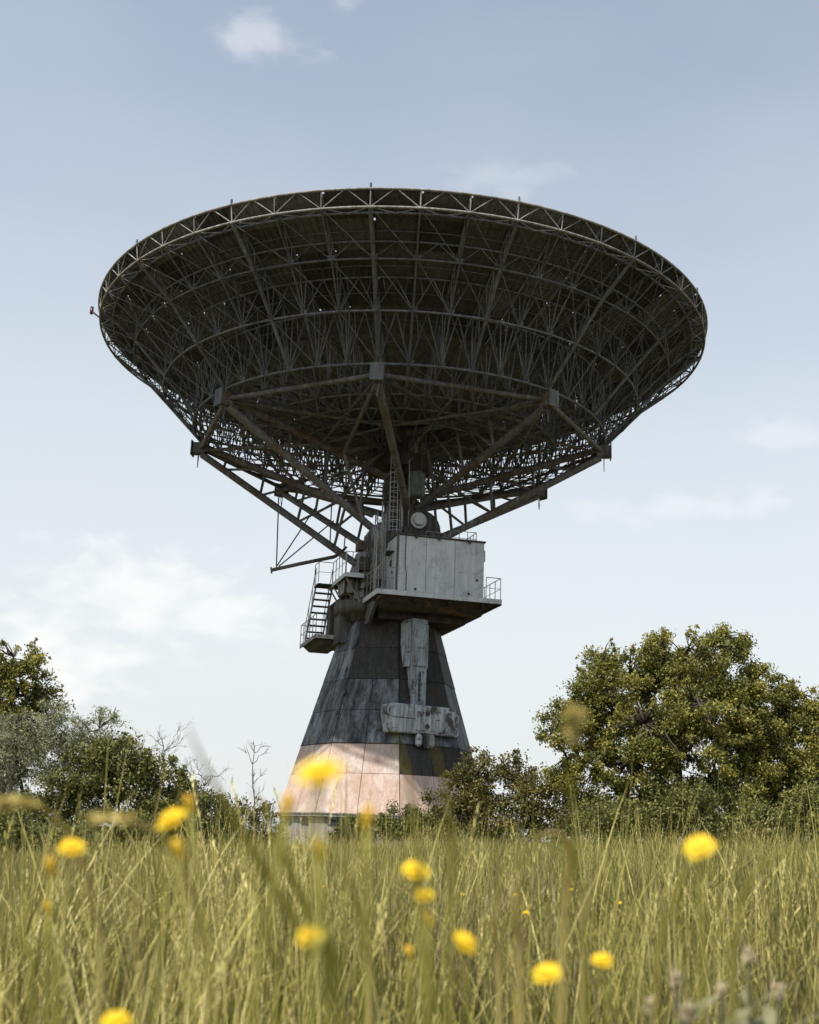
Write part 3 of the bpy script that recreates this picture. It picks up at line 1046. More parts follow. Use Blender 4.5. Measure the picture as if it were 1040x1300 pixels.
near = lambda a: math.sin(R(a)) < .18
far_bits = []
lat = lambda *a: far_bits.append(a)
rt = empty('rim_truss', TEL)
RB, ZB, RI, ZI = 15.95, 25.83, 15.3, 25.93
tube('rim_edge', ring_pts(RIM, ZR - .04, 144), .06, MAT['rim'], rt, 8, True)
tube('lower_chord', ring_pts(RB, ZB, 144), .06, MAT['rim'], rt, 8, True)
tube('inner_chord', ring_pts(RI, ZI, 144), .055, MAT['truss'], rt, 8, True)
for k in range(48):
    a = AZ0 + 7.5 * k
    bt, tp, inn = P(RB, a, ZB), P(RIM, a, ZR), P(RI, a, ZI)
    tl_, tr_ = P(RIM, a - 3.75, ZR), P(RIM, a + 3.75, ZR)
    items = [('post', bt, tp, .03), ('diagonal', bt, tl_, .024), ('diagonal', bt, tr_, .024), ('lacing', bt, inn, .026),
             ('lacing', bt, P(RI, a + 3.75, ZI), .022), ('lacing', P(RI, a + 3.75, ZI), P(RB, a + 7.5, ZB), .022)]
    for nm_, p_, q_, r_ in items:
        if near(a):
            bar(nm_, p_, q_, r_, MAT['rim'], rt, 6)
        else:
            lat(p_, q_, r_)
    if k % 3 == 0:
        bar('rim_rod', P(RIM, a, ZR - .05), P(RIM, a, ZR + .22), .05, MAT['truss'], rt, 6)
    
rings = [(14.1, 24.43, .048, .024), (12.5, 22.77, .052, .028), (10.8, 20.97, .065, .036)]
for (rr, zl, cr, wr) in rings:
    e = empty('ring_truss', TEL)
    tube('lower_chord', ring_pts(rr, zl, 144), cr, MAT['truss'], e, 8, True)
    zt = zs(rr) - .16
    tube('upper_chord', ring_pts(rr, zt, 144), .045, MAT['truss'], e, 6, True)
    for k in range(48):
        a = AZ0 + 7.5 * k
        bt = P(rr, a, zl)
        its = [('post', bt, P(rr, a, zt), wr), ('diagonal', bt, P(rr, a - 3.75, zt), wr), ('diagonal', bt, P(rr, a + 3.75, zt), wr)]
        if near(a):
            og = Vector((math.cos(R(a)), math.sin(R(a)), 0))
            tg_ = Vector((-og.y, og.x, 0))
            Vg, Fg = [], []
            box_geo(Vg, Fg, [bt + og * d_ + tg_ * t__ + Vector((0, 0, z__)) for z__, wd in ((-.03, .1), (.2, .2)) for d_, t__ in ((-.012, -wd), (.06, -wd), (.06, wd), (-.012, wd))])
            mesh('gusset_plate', Vg, Fg, MAT['truss'], e)
        if rr < 13:
            its += [('secondary_web', bt.lerp(P(rr, a + 3.75, zt), .5), P(rr, a + 1.2, zt), wr * .6),
                    ('secondary_web', bt.lerp(P(rr, a - 3.75, zt), .5), P(rr, a - 1.2, zt), wr * .6)]
        for nm_, p_, q_, r_ in its:
            if near(a):
                bar(nm_, p_, q_, r_, MAT['truss'], e, 6)
            else:
                lat(p_, q_, r_)
prof = [(RB, ZB), (14.1, 24.43), (12.5, 22.77), (10.8, 20.97)]
for k in range(48):
    a = AZ0 + 7.5 * k
    main = k % 3 == 0
    r_ = .085 if main else .036
    its = []
    for (ra, za), (rb, zb) in zip(prof[:-1], prof[1:]):
        its.append(('lower_chord', P(ra, a, za), P(rb, a, zb), r_))
        rm = (ra + rb) / 2
        zm = zs(rm) - .15
        its.append(('web', P(ra, a, za), P(rm, a, zm), .03))
        its.append(('web', P(rm, a, zm), P(rb, a, zb), .03))
        if main:
            zlm = (za + zb) / 2
            its.append(('web', P(rm, a, zm), P(rm, a, zlm), .03))
            # lateral bracing between the ribs
        its.append(('wind_brace', P(ra, a, za), P(rb, a + 7.5, zb), .024))
    if near(a):
        e = empty('radial_rib', TEL)
        for nm_, p_, q_, rr in its:
            bar(nm_, p_, q_, rr, MAT['truss'], e, 8 if nm_ == 'lower_chord' else 5)
        tube('upper_chord', [P(r__, a, zs(r__) - .14) for r__ in np.linspace(15.9, 1.8, 9)], .05, MAT['truss'], e, 5)
    else:
        for nm_, p_, q_, rr in its:
            lat(p_, q_, rr)
        pp = [P(r__, a, zs(r__) - .14) for r__ in np.linspace(15.9, 1.8, 5)]
        for p_, q_ in zip(pp[:-1], pp[1:]):
            lat(p_, q_, .05)
    # inner part of the rib, under the middle of the dish
    if True:
        pr_ = [(10.8, 20.97), (8.2, 20.55), (5.4, 20.2), (1.8, 19.9)] if k % 3 == 0 else [(10.8, 20.97), (9.5, 20.76), (8.2, 20.55), (6.8, 20.37)]
        for (ra, za), (rb, zb) in zip(pr_[:-1], pr_[1:]):
            lat(P(ra, a, za), P(rb, a, zb), .07 if k % 3 == 0 else .035)
            lat(P(ra, a, za), P(rb, a + 7.5, zb), .025)
            rm = (ra + rb) / 2
            lat(P(ra, a, za), P(rm, a, zs(rm) - .1), .035)
            lat(P(rm, a, zs(rm) - .1), P(rb, a, zb), .035)
            lat(P(rb, a, zb), P(rb, a, zs(rb) - .1), .035)
for rr, zl in ((8.2, 20.55), (5.4, 20.2), (6.8, 20.37)):
    pts = ring_pts(rr, zl, 48)
    pt2 = ring_pts(rr, zs(rr) - .12, 48)
    for k in range(48):
        lat(pts[k], pts[(k + 1) % 48], .045)
        if k % 2 == 0:
            lat(pts[k], pt2[(k + 1) % 48], .03)
            lat(pt2[k - 1], pts[k], .03)
fb = bars('far_lattice', far_bits, MAT['truss'], TEL, 5)
fb['kind'] = 'stuff'
# panel purlins: rings of thin angle under the panels
pu = []
for rr in (15.5, 14.5, 13.3, 13.0, 11.7, 10.3, 9.0):
    pts = ring_pts(rr, zs(rr) - .13, 96)
    for k in range(96):
        pu.append((pts[k], pts[(k + 1) % 96], .03))
pob = bars('purlin_rings', pu, MAT['truss'], TEL, 4)
pob['kind'] = 'stuff'
# obstruction lamp on the rim
lp = empty('warning_lamp', TEL)
la = math.degrees(math.atan2(-2.0, -16.0))
la = -174.0
bar('lamp_arm', P(16.08, la, 26.6), P(16.55, la, 26.95), .05, MAT['truss'], lp, 6)
c = P(16.62, la, 27.0)
tube('lamp_glass', [c + Vector((0, 0, z)) for z in (-.18, -.12, .1, .18)], [.05, .1, .1, .04], MAT['red'], lp, 10)
bar('lamp_cap', c + Vector((0, 0, .16)), c + Vector((0, 0, .24)), .1, MAT['truss'], lp, 8)


# ================================================================== VEGETATION
def leaf_cloud(name, centres, radii, n, size, m, parent, narrow=.55, up=.35, seed=0, squash=.8):
    """crown: n folded leaves spread round the twig ends"""
    g = np.random.default_rng(seed)
    centres, radii = np.asarray(centres, float), np.asarray(radii, float)
    w = radii ** 2
    idx = g.choice(len(centres), n, p=w / w.sum())
    d = g.normal(size=(n, 3))
    d /= np.linalg.norm(d, axis=1)[:, None]
    rad = radii[idx] * np.abs(g.normal(.62, .33, n))
    d2 = d * rad[:, None]
    d2[:, 2] *= squash
    c = centres[idx] + d2
    ax = g.normal(size=(n, 3)) + d * .6
    ax[:, 2] += up
    ax /= np.linalg.norm(ax, axis=1)[:, None]
    rv = g.normal(size=(n, 3)) + np.array([0, 0, .8])
    sd = np.cross(ax, rv)
    sd /= np.linalg.norm(sd, axis=1)[:, None] + 1e-9
    nr = np.cross(sd, ax)
    L = size * g.uniform(.6, 1.35, n)
    W = L * narrow * .5
    tip, base_ = c + ax * (L / 2)[:, None], c - ax * (L / 2)[:, None]
    lf, rt_ = c + sd * W[:, None] + nr * (W * .35)[:, None], c - sd * W[:, None] + nr * (W * .35)[:, None]
    V = np.stack([base_, rt_, tip, lf], 1).reshape(-1, 3)
    me = bpy.data.meshes.new(name)
    me.vertices.add(4 * n)
    me.vertices.foreach_set('co', V.ravel())
    tri = np.arange(n)[:, None] * 4 + np.array([0, 1, 2, 0, 2, 3])[None]
    me.loops.add(6 * n)
    me.loops.foreach_set('vertex_index', tri.ravel().astype(np.int32))
    me.polygons.add(2 * n)
    me.polygons.foreach_set('loop_start', np.arange(0, 6 * n, 3, dtype=np.int32))
    me.update()
    at = me.attributes.new('leafvar', 'FLOAT', 'POINT')
    cl = g.random(len(centres))
    val = np.clip(.55 * g.random(n) + .45 * cl[idx], 0, 1)
    at.data.foreach_set('value', np.repeat(val, 4).astype(np.float32))
    me.materials.append(m)
    me.validate()
    o = bpy.data.objects.new(name, me)
    return link(o, parent)


def limb(V, F, p, q, r0, r1, g, n=5, wig=.08, seg=4):
    p, q = Vector(p), Vector(q)
    L = (q - p).length
    pts = []
    for i in range(seg + 1):
        t = i / seg
        w = wig * L * math.sin(math.pi * t)
        pts.append(p.lerp(q, t) + Vector(g.normal(size=3)) * w * .5 + Vector((0, 0, wig * L * .4 * math.sin(math.pi * t))))
    tube_geo(V, F, pts, [r0 + (r1 - r0) * i / seg for i in range(seg + 1)], n)
    return pts


def tree(name, base, lobes, label, cat, leaf, n_leaves, size, seed, group=None, clumps=70, clump_r=.55, trunk_r=.12,
         narrow=.55, stems=1, bark='bark', up=.35, shell=.55):
    """lobes: (centre, (rx, ry, rz)); clumps are spread over the lobes, limbs run out to them"""
    g = np.random.default_rng(seed)
    base = Vector(base)
    root = empty(name, None, base)
    tag(root, label, cat, group)
    cs, rs = [], []
    vol = np.array([np.prod(l_[1]) ** .67 for l_ in lobes])
    for li, (c, rr) in enumerate(lobes):
        k = max(3, int(clumps * vol[li] / vol.sum()))
        for _ in range(k):
            d = g.normal(size=3)
            d /= np.linalg.norm(d)
            t = shell + (1 - shell) * g.random() if g.random() < .8 else g.random() * shell
            cs.append(np.array(c) + d * np.array(rr) * t)
            rs.append(clump_r * g.uniform(.6, 1.35) * min(1.0, min(rr) / clump_r * .7))
    # ragged outline: shoots that stand out past the lobes, mostly upwards
    for _ in range(int(clumps * .22)):
        li = int(g.choice(len(lobes), p=vol / vol.sum()))
        c, rr = lobes[li]
        d = g.normal(size=3) + np.array([0, 0, .7])
        d /= np.linalg.norm(d)
        t0 = 1.0 + .32 * g.random()
        for q_ in (.0, .5, 1.0):
            cs.append(np.array(c) + d * np.array(rr) * (.95 + (t0 - .95) * q_))
            rs.append(clump_r * (.5 - .27 * q_) * min(1.0, min(rr) / clump_r * .7))
    cs = np.array(cs) - np.array(base)
    cs[:, 2] = np.maximum(cs[:, 2], .15)
    V, F = [], []
    hubs = []
    zmean = max(.4, float(np.mean(cs[:, 2])))
    for s in range(stems):
        off = Vector((g.normal() * .25 * (stems > 1), g.normal() * .25 * (stems > 1), -.1))
        top = Vector((float(np.mean(cs[:, 0])) * .5 + g.normal() * .3 * stems, float(np.mean(cs[:, 1])) * .5 + g.normal() * .3, zmean * .75))
        pts = limb(V, F, off, top, trunk_r, trunk_r * .6, g, 8, .06, 5)
        hubs += [(p_, trunk_r * .6) for p_ in pts[2:]]
    for (c, rr) in lobes:
        c = Vector(c) - base
        h0 = min(hubs, key=lambda h: (h[0] - c).length + .6 * max(0, h[0].z - c.z))
        pts = limb(V, F, h0[0], c + Vector((0, 0, rr[2] * .4)), trunk_r * .55, trunk_r * .18, g, 6, .1, 6)
        hubs += [(p_, trunk_r * .25) for p_ in pts[1:]]
    for c in cs:
        c = Vector(c)
        h0 = min(hubs, key=lambda h: (h[0] - c).length)
        limb(V, F, h0[0], c, min(h0[1], trunk_r * .22), .006, g, 4, .12, 3)
    mesh('trunk', V, F, MAT[bark], root, True)
    leaf_cloud('crown', cs, rs, n_leaves, size, MAT[leaf], root, narrow, up, seed + 1)
    return root


def px_lobe(x, y, yy, wx, wy, depth=None):
    """lobe centred at a pixel at world depth yy, half sizes given in photo pixels"""
    c = at_y(x, y, yy)
    k = (c - CAM).dot(FWD) / FPX
    return (tuple(c), (wx * k, (depth or wx) * k, wy * k))


def gbase(x, yy):
    p_ = at_y(x, 1065, yy)
    return (p_.x, yy, float(ground_z(p_.x, yy)))


YR = -19.0
tree('broadleaf_tree', gbase(850, YR),
     [px_lobe(*a) for a in ((800, 880, YR, 62, 62), (868, 858, YR - .5, 58, 58), (918, 850, YR, 45, 52), (755, 922, YR, 52, 50), (768, 885, YR - .4, 44, 44), (735, 905, YR, 34, 30),
                            (716, 928, YR - .3, 34, 26), (850, 950, YR - 1, 80, 62), (935, 925, YR, 60, 60), (790, 1000, YR - .8, 70, 50),
                            (900, 1010, YR - .8, 75, 48), (760, 858, YR + .5, 26, 40), (836, 826, YR + .3, 26, 24), (920, 816, YR + .2, 24, 24),
                            (955, 885, YR + .4, 38, 38), (965, 950, YR + .3, 44, 44), (880, 905, YR - 1.4, 50, 40), (820, 935, YR - 1.8, 45, 40), (720, 975, YR - .4, 34, 30))],
     'tall broad olive-green leafy tree, the biggest tree in the meadow', 'tree', 'leaf', 150000, .1, 11, 'trees in the meadow', 560, .36, .17, .6, shell=.45)
tree('broadleaf_tree', gbase(1015, YR + 1.5),
     [px_lobe(*a) for a in ((1000, 925, YR + 1.5, 50, 55), (1045, 935, YR + 1.5, 50, 48), (980, 985, YR + 1, 55, 50), (1040, 1005, YR + 1, 60, 50),
                            (992, 885, YR + 1.5, 22, 26), (1090, 960, YR + 1.5, 50, 60), (1020, 890, YR + 1.5, 26, 22), (965, 915, YR + 1.5, 36, 36), (960, 1020, YR + 1, 45, 40))],
     'olive-green leafy tree close beside the biggest tree, lower than it', 'tree', 'leaf', 60000, .105, 12, 'trees in the meadow', 290, .36, .13, .6, shell=.45)
YU = -22.5
for i, (x, w, h, lab) in enumerate(((785, 52, 34, 'low leafy bush under the biggest tree, next to the dark low shrub'),
                                    (872, 56, 36, 'low leafy bush in the shade below the middle of the biggest tree'),
                                    (958, 54, 36, 'low leafy bush between the two olive-green trees'),
                                    (1040, 54, 38, 'low leafy bush under the lower olive-green tree'))):
    yy = YU + .6 * (i % 2)
    cy_ = (1046, 1034, 1050, 1040)[i]
    h = h * (.9, 1.25, .75, 1.0)[i]
    tree('wild_shrub', gbase(x, yy), [px_lobe(x, cy_, yy, w, h), px_lobe(x + 20, cy_ + 12, yy - .4, w * .7, h * .7), px_lobe(x - 22, cy_ + 10, yy, w * .7, h * .8)],
         lab, 'shrub', 'leaf_dark', 9000, .115, 60 + i, 'shrubs under the trees', 60, .42, .04, .58, 3)
YB = -13.0
tree('wild_shrub', gbase(630, YB),
     [px_lobe(*a) for a in ((628, 968, YB, 38, 22), (596, 988, YB, 30, 30), (574, 1018, YB, 32, 36), (660, 985, YB, 34, 28), (598, 1010, YB, 34, 34), (655, 1000, YB, 30, 30), (622, 1035, YB, 50, 32), (585, 1045, YB, 35, 28), (650, 1050, YB, 45, 25))],
     'thin brownish-green shrub with airy top in front of the pedestal', 'shrub', 'leaf_brown', 19000, .11, 21, 'shrubs round the telescope', 130, .4, .06, .6, 3)
tree('wild_shrub', gbase(700, YB - 2),
     [px_lobe(*a) for a in ((690, 1010, YB - 2, 36, 28), (720, 1020, YB - 2, 40, 34), (670, 1045, YB - 2, 40, 24), (750, 1035, YB - 2, 36, 30), (710, 1050, YB - 2.4, 50, 24))],
     'dark low shrub between the airy brown shrub and the biggest tree', 'shrub', 'leaf_brown', 15000, .115, 22, 'shrubs round the telescope', 130, .4, .05, .6, 3)
for i, (x, y, w, h, lab) in enumerate(((445, 1054, 26, 16, 'small dark green bush at the foot of the pedestal, lit plinth behind it'),
                                       (508, 1046, 34, 22, 'rounded dark bush at the foot of the pedestal under the clamp block'),
                                       (552, 1050, 32, 22, 'low bush between the rounded dark bush and the airy brown shrub'))):
    yy = -9.0 - i * .5
    tree('wild_shrub', gbase(x, yy), [px_lobe(x, y, yy, w, h), px_lobe(x + 14, y + 10, yy - .4, w * .7, h * .7), px_lobe(x - 14, y + 10, yy, w * .7, h * .8)],
         lab, 'shrub', 'leaf_dark', 5500, .11, 30 + i, 'shrubs round the telescope', 44, .38, .035, .55, 3)
YL = -24.0
tree('broadleaf_tree', gbase(0, YL),
     [px_lobe(*a) for a in ((15, 848, YL, 40, 36), (-30, 870, YL, 50, 50), (52, 893, YL, 28, 26), (10, 900, YL, 48, 42), (-20, 960, YL, 60, 70), (44, 848, YL, 24, 22), (20, 940, YL, 50, 40))],
     'olive tree with loose rounded top standing behind the silvery shrub', 'tree', 'leaf', 38000, .095, 41, 'trees in the meadow', 210, .3, .12, .6, shell=.5)
YS = -26.0
tree('silver_shrub', gbase(40, YS),
     [px_lobe(*a) for a in ((30, 965, YS, 55, 60), (85, 970, YS, 42, 50), (-10, 990, YS, 50, 60), (125, 940, YS, 30, 38), (60, 925, YS, 34, 36), (150, 960, YS, 24, 30))],
     'silvery grey-leaved shrub with upright wispy twigs', 'shrub', 'leaf_silver', 30000, .1, 42, None, 190, .34, .08, .26, 3, up=.8)
YD = -27.5
tree('wild_shrub', gbase(140, YD),
     [px_lobe(*a) for a in ((135, 980, YD, 58, 46), (190, 995, YD, 48, 38), (95, 1015, YD, 50, 42), (160, 1035, YD, 64, 36), (225, 1015, YD, 34, 34), (40, 1050, YD, 60, 40), (215, 1050, YD, 50, 26))],
     'dense dark olive shrub in front of the silvery grey shrub', 'shrub', 'leaf_dark', 34000, .095, 43, 'shrubs round the telescope', 210, .35, .06, .6, 3)
tree('wild_shrub', gbase(315, -20.0),
     [px_lobe(*a) for a in ((318, 1042, -20, 34, 28), (290, 1062, -20, 38, 22), (340, 1062, -20, 26, 22), (262, 1072, -20, 34, 16))],
     'low brownish shrub with sparse leaves beside the sunlit plinth', 'shrub', 'leaf_brown', 8000, .085, 44, 'shrubs round the telescope', 90, .3, .04, .55, 3)
tree('wild_shrub', gbase(262, -23.0),
     [px_lobe(*a) for a in ((250, 1022, -23, 30, 30), (275, 1040, -23, 30, 26), (300, 1058, -23, 34, 18), (235, 1050, -23, 40, 26))],
     'green bush filling the dip between the dense dark shrub and the low brownish shrub', 'shrub', 'leaf_dark', 11000, .09, 46, 'shrubs round the telescope', 90, .3, .04, .55, 3)
tree('wild_shrub', gbase(30, -33.0),
     [px_lobe(*a) for a in ((20, 1058, -33, 60, 26), (90, 1066, -33, 50, 20), (-30, 1060, -33, 50, 30))],
     'low dark bush in front of the silvery grey shrub, half sunk in grass', 'shrub', 'leaf_dark', 9000, .085, 45, 'shrubs round the telescope', 90, .3, .04, .55, 3)


def dead_tree(name, base, top, spread, label, seed, r=.05, depth=4, group=None, first=.35):
    g = np.random.default_rng(seed)
    base, top = Vector(base), Vector(top)
    root = empty(name, None, base)
    tag(root, label, 'dead tree', group)
    V, F = [], []
    tr = limb(V, F, (0, 0, -.1), top - base, r, r * .25, g, 6, .05, 8)
    H = (top - base).length
    VB, FB = [], []

    def grow(p_, d, L, rr, lev):
        q_ = p_ + d * L
        pts = limb(VB, FB, p_, q_, rr, rr * .4, g, 4, .14, 4)
        if lev < depth:
            for i in range(int(g.integers(3, 6))):
                k = pts[int(g.integers(2, 5))]
                nd = (d + Vector(g.normal(size=3)) * .6 + Vector((0, 0, .12))).normalized()
                grow(k, nd, L * g.uniform(.45, .7), rr * .5, lev + 1)
    for k in range(int(13 * spread) + 3):
        t = first + (1 - first) * g.random()
        p_ = tr[min(8, int(t * 8))]
        a = g.uniform(0, 2 * math.pi)
        d = Vector((math.cos(a), math.sin(a), .5 + .4 * g.random())).normalized()
        grow(p_, d, H * .33 * spread * g.uniform(.6, 1.2), r * .45, 2)
    mesh('trunk', V, F, MAT['deadwood'], root, True)
    mesh('branches', VB, FB, MAT['deadwood'], root, True)
    return root


dead_tree('dead_tree', gbase(218, -25), at_y(205, 935, -25), .7, 'bare dead tree with spreading grey twigs rising out of the dark shrub', 51, .035, 4, None, .4)
dead_tree('dead_tree', gbase(250, -24), at_y(262, 985, -24), 1.0, 'lower bare dead tree leaning past the dark shrub', 55, .03, 4, None, .3)
dead_tree('dead_tree', gbase(322, -16), at_y(322, 940, -16), .5, 'thin bare dead sapling sticking up beside the pedestal', 53, .035, 3, None, .55)

# ------------------------------------------------ meadow grass: tufts scattered by geometry nodes
tuft_col = bpy.data.collections.new('grass_tufts')


def blade_geo(V, F, A, g, base, L, w, lean, az, val, seg=4):
    d = Vector((math.cos(az), math.sin(az), 0))
    s = Vector((-d.y, d.x, 0))
    i0 = len(V)
    for k in range(seg + 1):
        t = k / seg
        c = Vector(base) + Vector((0, 0, L * t * (1 - .25 * lean * t))) + d * (L * lean * t * t * .7)
        ww = w * (1 - t) ** .6 if k < seg else 0
        if k < seg:
            V.append(c - s * ww)
            V.append(c + s * ww)
            A += [val, val]
        else:
            V.append(c)
            A.append(val)
    for k in range(seg - 1):
        F.append((i0 + 2 * k, i0 + 2 * k + 1, i0 + 2 * k + 3, i0 + 2 * k + 2))
    F.append((i0 + 2 * seg - 2, i0 + 2 * seg - 1, i0 + 2 * seg))


def make_tuft(i, kind):
    g = np.random.default_rng(100 + i)
    V, F, A = [], [], []
    if kind == 'blade':
        for _ in range(30):
            a = g.uniform(0, 2 * math.pi)
            b0 = g.normal(size=2) * .06
            blade_geo(V, F, A, g, (b0[0], b0[1], 0), g.uniform(.3, .8), g.uniform(.0012, .0028), g.uniform(.03, .7) ** 1.4, a, float(g.random()) * .5 if g.random() < .7 else .6 + .4 * float(g.random()))
    elif kind == 'low':  # short blades, coloured dark to paint in the shadow gaps of the grass
        for _ in range(40):
            a = g.uniform(0, 2 * math.pi)
            b0 = g.normal(size=2) * .09
            blade_geo(V, F, A, g, (b0[0], b0[1], 0), g.uniform(.12, .32), g.uniform(.0025, .005), g.uniform(.2, 1.0), a, float(g.random()) * .25)
    elif kind == 'long':        # long arching blades, straw and green
        for _ in range(8):
            a = g.uniform(0, 2 * math.pi)
            b0 = g.normal(size=2) * .05
            blade_geo(V, F, A, g, (b0[0], b0[1], 0), g.uniform(.55, 1.05), g.uniform(.0016, .0036), g.uniform(.15, 1.25), a, .3 + .7 * float(g.random()), 8)
    elif kind == 'dry':         # dead branching stems
        for _ in range(5):
            a = g.uniform(0, 2 * math.pi)
            b0 = g.normal(size=2) * .08
            L, lean, val = g.uniform(.35, .7), g.uniform(.05, .5), float(g.random())
            blade_geo(V, F, A, g, (b0[0], b0[1], 0), L, .002, lean, a, val, 5)
            d = Vector((math.cos(a), math.sin(a), 0))
            for k in range(9):
                t = .35 + .6 * float(g.random())
                c = Vector((b0[0], b0[1], 0)) + Vector((0, 0, L * t * (1 - .25 * lean * t))) + d * (L * lean * t * t * .7)
                blade_geo(V, F, A, g, c, g.uniform(.05, .16), .0014, g.uniform(.2, 1), g.uniform(0, 6.28), val, 3)
    else:                       # stalks with seed heads
        for _ in range(9):
            a = g.uniform(0, 2 * math.pi)
            b0 = g.normal(size=2) * .07
            L, lean = g.uniform(.5, .78), g.uniform(.05, .4)
            val = .55 + .45 * float(g.random())
            blade_geo(V, F, A, g, (b0[0], b0[1], 0), L, .0022, lean, a, val, 6)
            d = Vector((math.cos(a), math.sin(a), 0))
            for k in range(16):
                t = 1 - .17 * k / 16
                c = Vector((b0[0], b0[1], 0)) + Vector((0, 0, L * t * (1 - .25 * lean * t))) + d * (L * lean * t * t * .7)
                blade_geo(V, F, A, g, c, g.uniform(.012, .028), .002, .6, g.uniform(0, 6.28), min(1, val + .15), 2)
        for _ in range(14):
            blade_geo(V, F, A, g, (g.normal() * .06, g.normal() * .06, 0), g.uniform(.25, .5), .0022, g.uniform(.1, .8), g.uniform(0, 6.28), float(g.random()) * .7)
    me = bpy.data.meshes.new('tuft')
    me.from_pydata([tuple(v) for v in V], [], F)
    at = me.attributes.new('blade', 'FLOAT', 'POINT')
    at.data.foreach_set('value', np.array(A, np.float32))
    me.materials.append(MAT['dry' if kind == 'dry' else 'grass'])
    o = bpy.data.objects.new('tuft_%02d' % i, me)
    tuft_col.objects.link(o)


kinds = ['blade'] * 6 + ['low'] * 3 + ['seed'] * 5 + ['long'] * 6 + ['dry'] * 3
for i, k in enumerate(kinds):
    make_tuft(i, k)

g = np.random.default_rng(5)
pts, scl, idx, rot = [], [], [], []


def scatter(d0, d1, dens, smin, smax, probs, half=.42, wide=1.5):
    n_ = int((d1 * d1 - d0 * d0) * half * dens + (d1 - d0) * 2 * wide * dens)
    d = np.sqrt(g.uniform(d0 * d0, d1 * d1, n_))
    x = g.uniform(-1, 1, n_) * (half * d + wide)
    y = -DIST + d
    keep = (x ** 2 + y ** 2 > 5.3 ** 2)
    x, y = x[keep], y[keep]
    z = ground_z(x, y)
    # clumpy height: taller and shorter patches
    pat = .5 + .5 * np.sin(x * 1.3 + 2 * np.sin(y * .7)) * np.sin(y * .9 + 1.5 * np.sin(x * .5))
    s = g.uniform(smin, smax, len(x)) * (.68 + .6 * pat) * np.clip(.93 + .016 * x, .7, 1.15)
    kind = g.choice(5, len(x), p=probs)
    lo_, hi_ = np.array([0, 6, 9, 14, 20])[kind], np.array([6, 9, 14, 20, 23])[kind]
    ii = (lo_ + np.floor(g.random(len(x)) * (hi_ - lo_))).astype(int)
    pts.append(np.stack([x, y, z - .02], 1))
    scl.append(s)
    idx.append(ii)
    rot.append(np.stack([g.normal(0, .12, len(x)), g.normal(0, .12, len(x)), g.uniform(0, 6.283, len(x))], 1))


scatter(1.5, 2.6, 14, .5, .75, (.4, .3, .06, .18, .06))
scatter(2.6, 8.0, 75, .6, .95, (.47, .22, .1, .15, .06))
scatter(8.0, 20.0, 32, .6, 1.0, (.46, .16, .12, .2, .06))
scatter(20.0, 48.0, 14, .6, 1.0, (.5, .1, .15, .2, .05), .42, 3)
scatter(48.0, 75.0, 6, .6, 1.0, (.55, .1, .15, .2, 0), .42, 3)
# scattered taller plants that break the level top of the meadow
scatter(2.6, 7.0, 3.0, .8, 1.05, (.1, 0, .3, .55, .05))
scatter(7.0, 22.0, 1.6, 1.0, 1.3, (.15, 0, .4, .4, .05))
scatter(22.0, 45.0, .5, 1.2, 1.7, (.2, 0, .5, .3, 0))
# a taller golden clump a little left of the middle
for (cx_, cd, nn) in ((180, 1.9, 10), (300, 1.6, 12), (390, 2.1, 10), (60, 2.0, 8), (640, 2.3, 8), (470, 2.6, 8), (110, 3.2, 12), (240, 3.6, 14), (20, 3.8, 12), (350, 4.2, 14), (700, 3.6, 10), (900, 4.0, 10)):
    c = at_d(cx_, 1065, cd)
    x, y = c.x + g.normal(0, .16, nn), c.y + g.normal(0, .18, nn)
    pts.append(np.stack([x, y, ground_z(x, y) - .02], 1))
    scl.append(g.uniform(.6, .84, nn) * (1 if cd < 3 else 1.2))
    idx.append(np.where(g.random(nn) < .7, g.integers(14, 20, nn), g.integers(9, 14, nn)))
    rot.append(np.stack([g.normal(0, .15, nn), g.normal(0, .15, nn), g.uniform(0, 6.28, nn)], 1))
pts, scl, idx, rot = np.concatenate(pts), np.concatenate(scl), np.concatenate(idx), np.concatenate(rot)
me = bpy.data.meshes.new('grass')
me.from_pydata(pts.tolist(), [], [])
for nm_, ty, arr, key in (('scl', 'FLOAT', scl, 'value'), ('idx', 'INT', idx, 'value'), ('rot', 'FLOAT_VECTOR', rot, 'vector')):
    at = me.attributes.new(nm_, ty, 'POINT')
    at.data.foreach_set(key, arr.astype(np.int32 if ty == 'INT' else np.float32).ravel())
go = bpy.data.objects.new('grass', me)
link(go)
go['kind'] = 'stuff'
tag(go, 'tall olive and golden meadow grass covering the ground', 'grass')
ng = bpy.data.node_groups.new('scatter_grass', 'GeometryNodeTree')
ng.interface.new_socket('Geometry', in_out='INPUT', socket_type='NodeSocketGeometry')
ng.interface.new_socket('Geometry', in_out='OUTPUT', socket_type='NodeSocketGeometry')
gi, gout = ng.nodes.new('NodeGroupInput'), ng.nodes.new('NodeGroupOutput')
ci = ng.nodes.new('GeometryNodeCollectionInfo')
ci.inputs['Collection'].default_value = tuft_col
ci.inputs['Separate Children'].default_value = True
ci.inputs['Reset Children'].default_value = True
ip = ng.nodes.new('GeometryNodeInstanceOnPoints')
ip.inputs['Pick Instance'].default_value = True


def named(nm_, ty):
    a = ng.nodes.new('GeometryNodeInputNamedAttribute')
    a.data_type = ty
    a.inputs['Name'].default_value = nm_
    return a.outputs['Attribute']


ng.links.new(gi.outputs[0], ip.inputs['Points'])
ng.links.new(ci.outputs[0], ip.inputs['Instance'])
ng.links.new(named('idx', 'INT'), ip.inputs['Instance Index'])
ng.links.new(named('rot', 'FLOAT_VECTOR'), ip.inputs['Rotation'])
ng.links.new(named('scl', 'FLOAT'), ip.inputs['Scale'])
ng.links.new(ip.outputs[0], gout.inputs[0])
md = go.modifiers.new('scatter', 'NODES')
md.node_group = ng

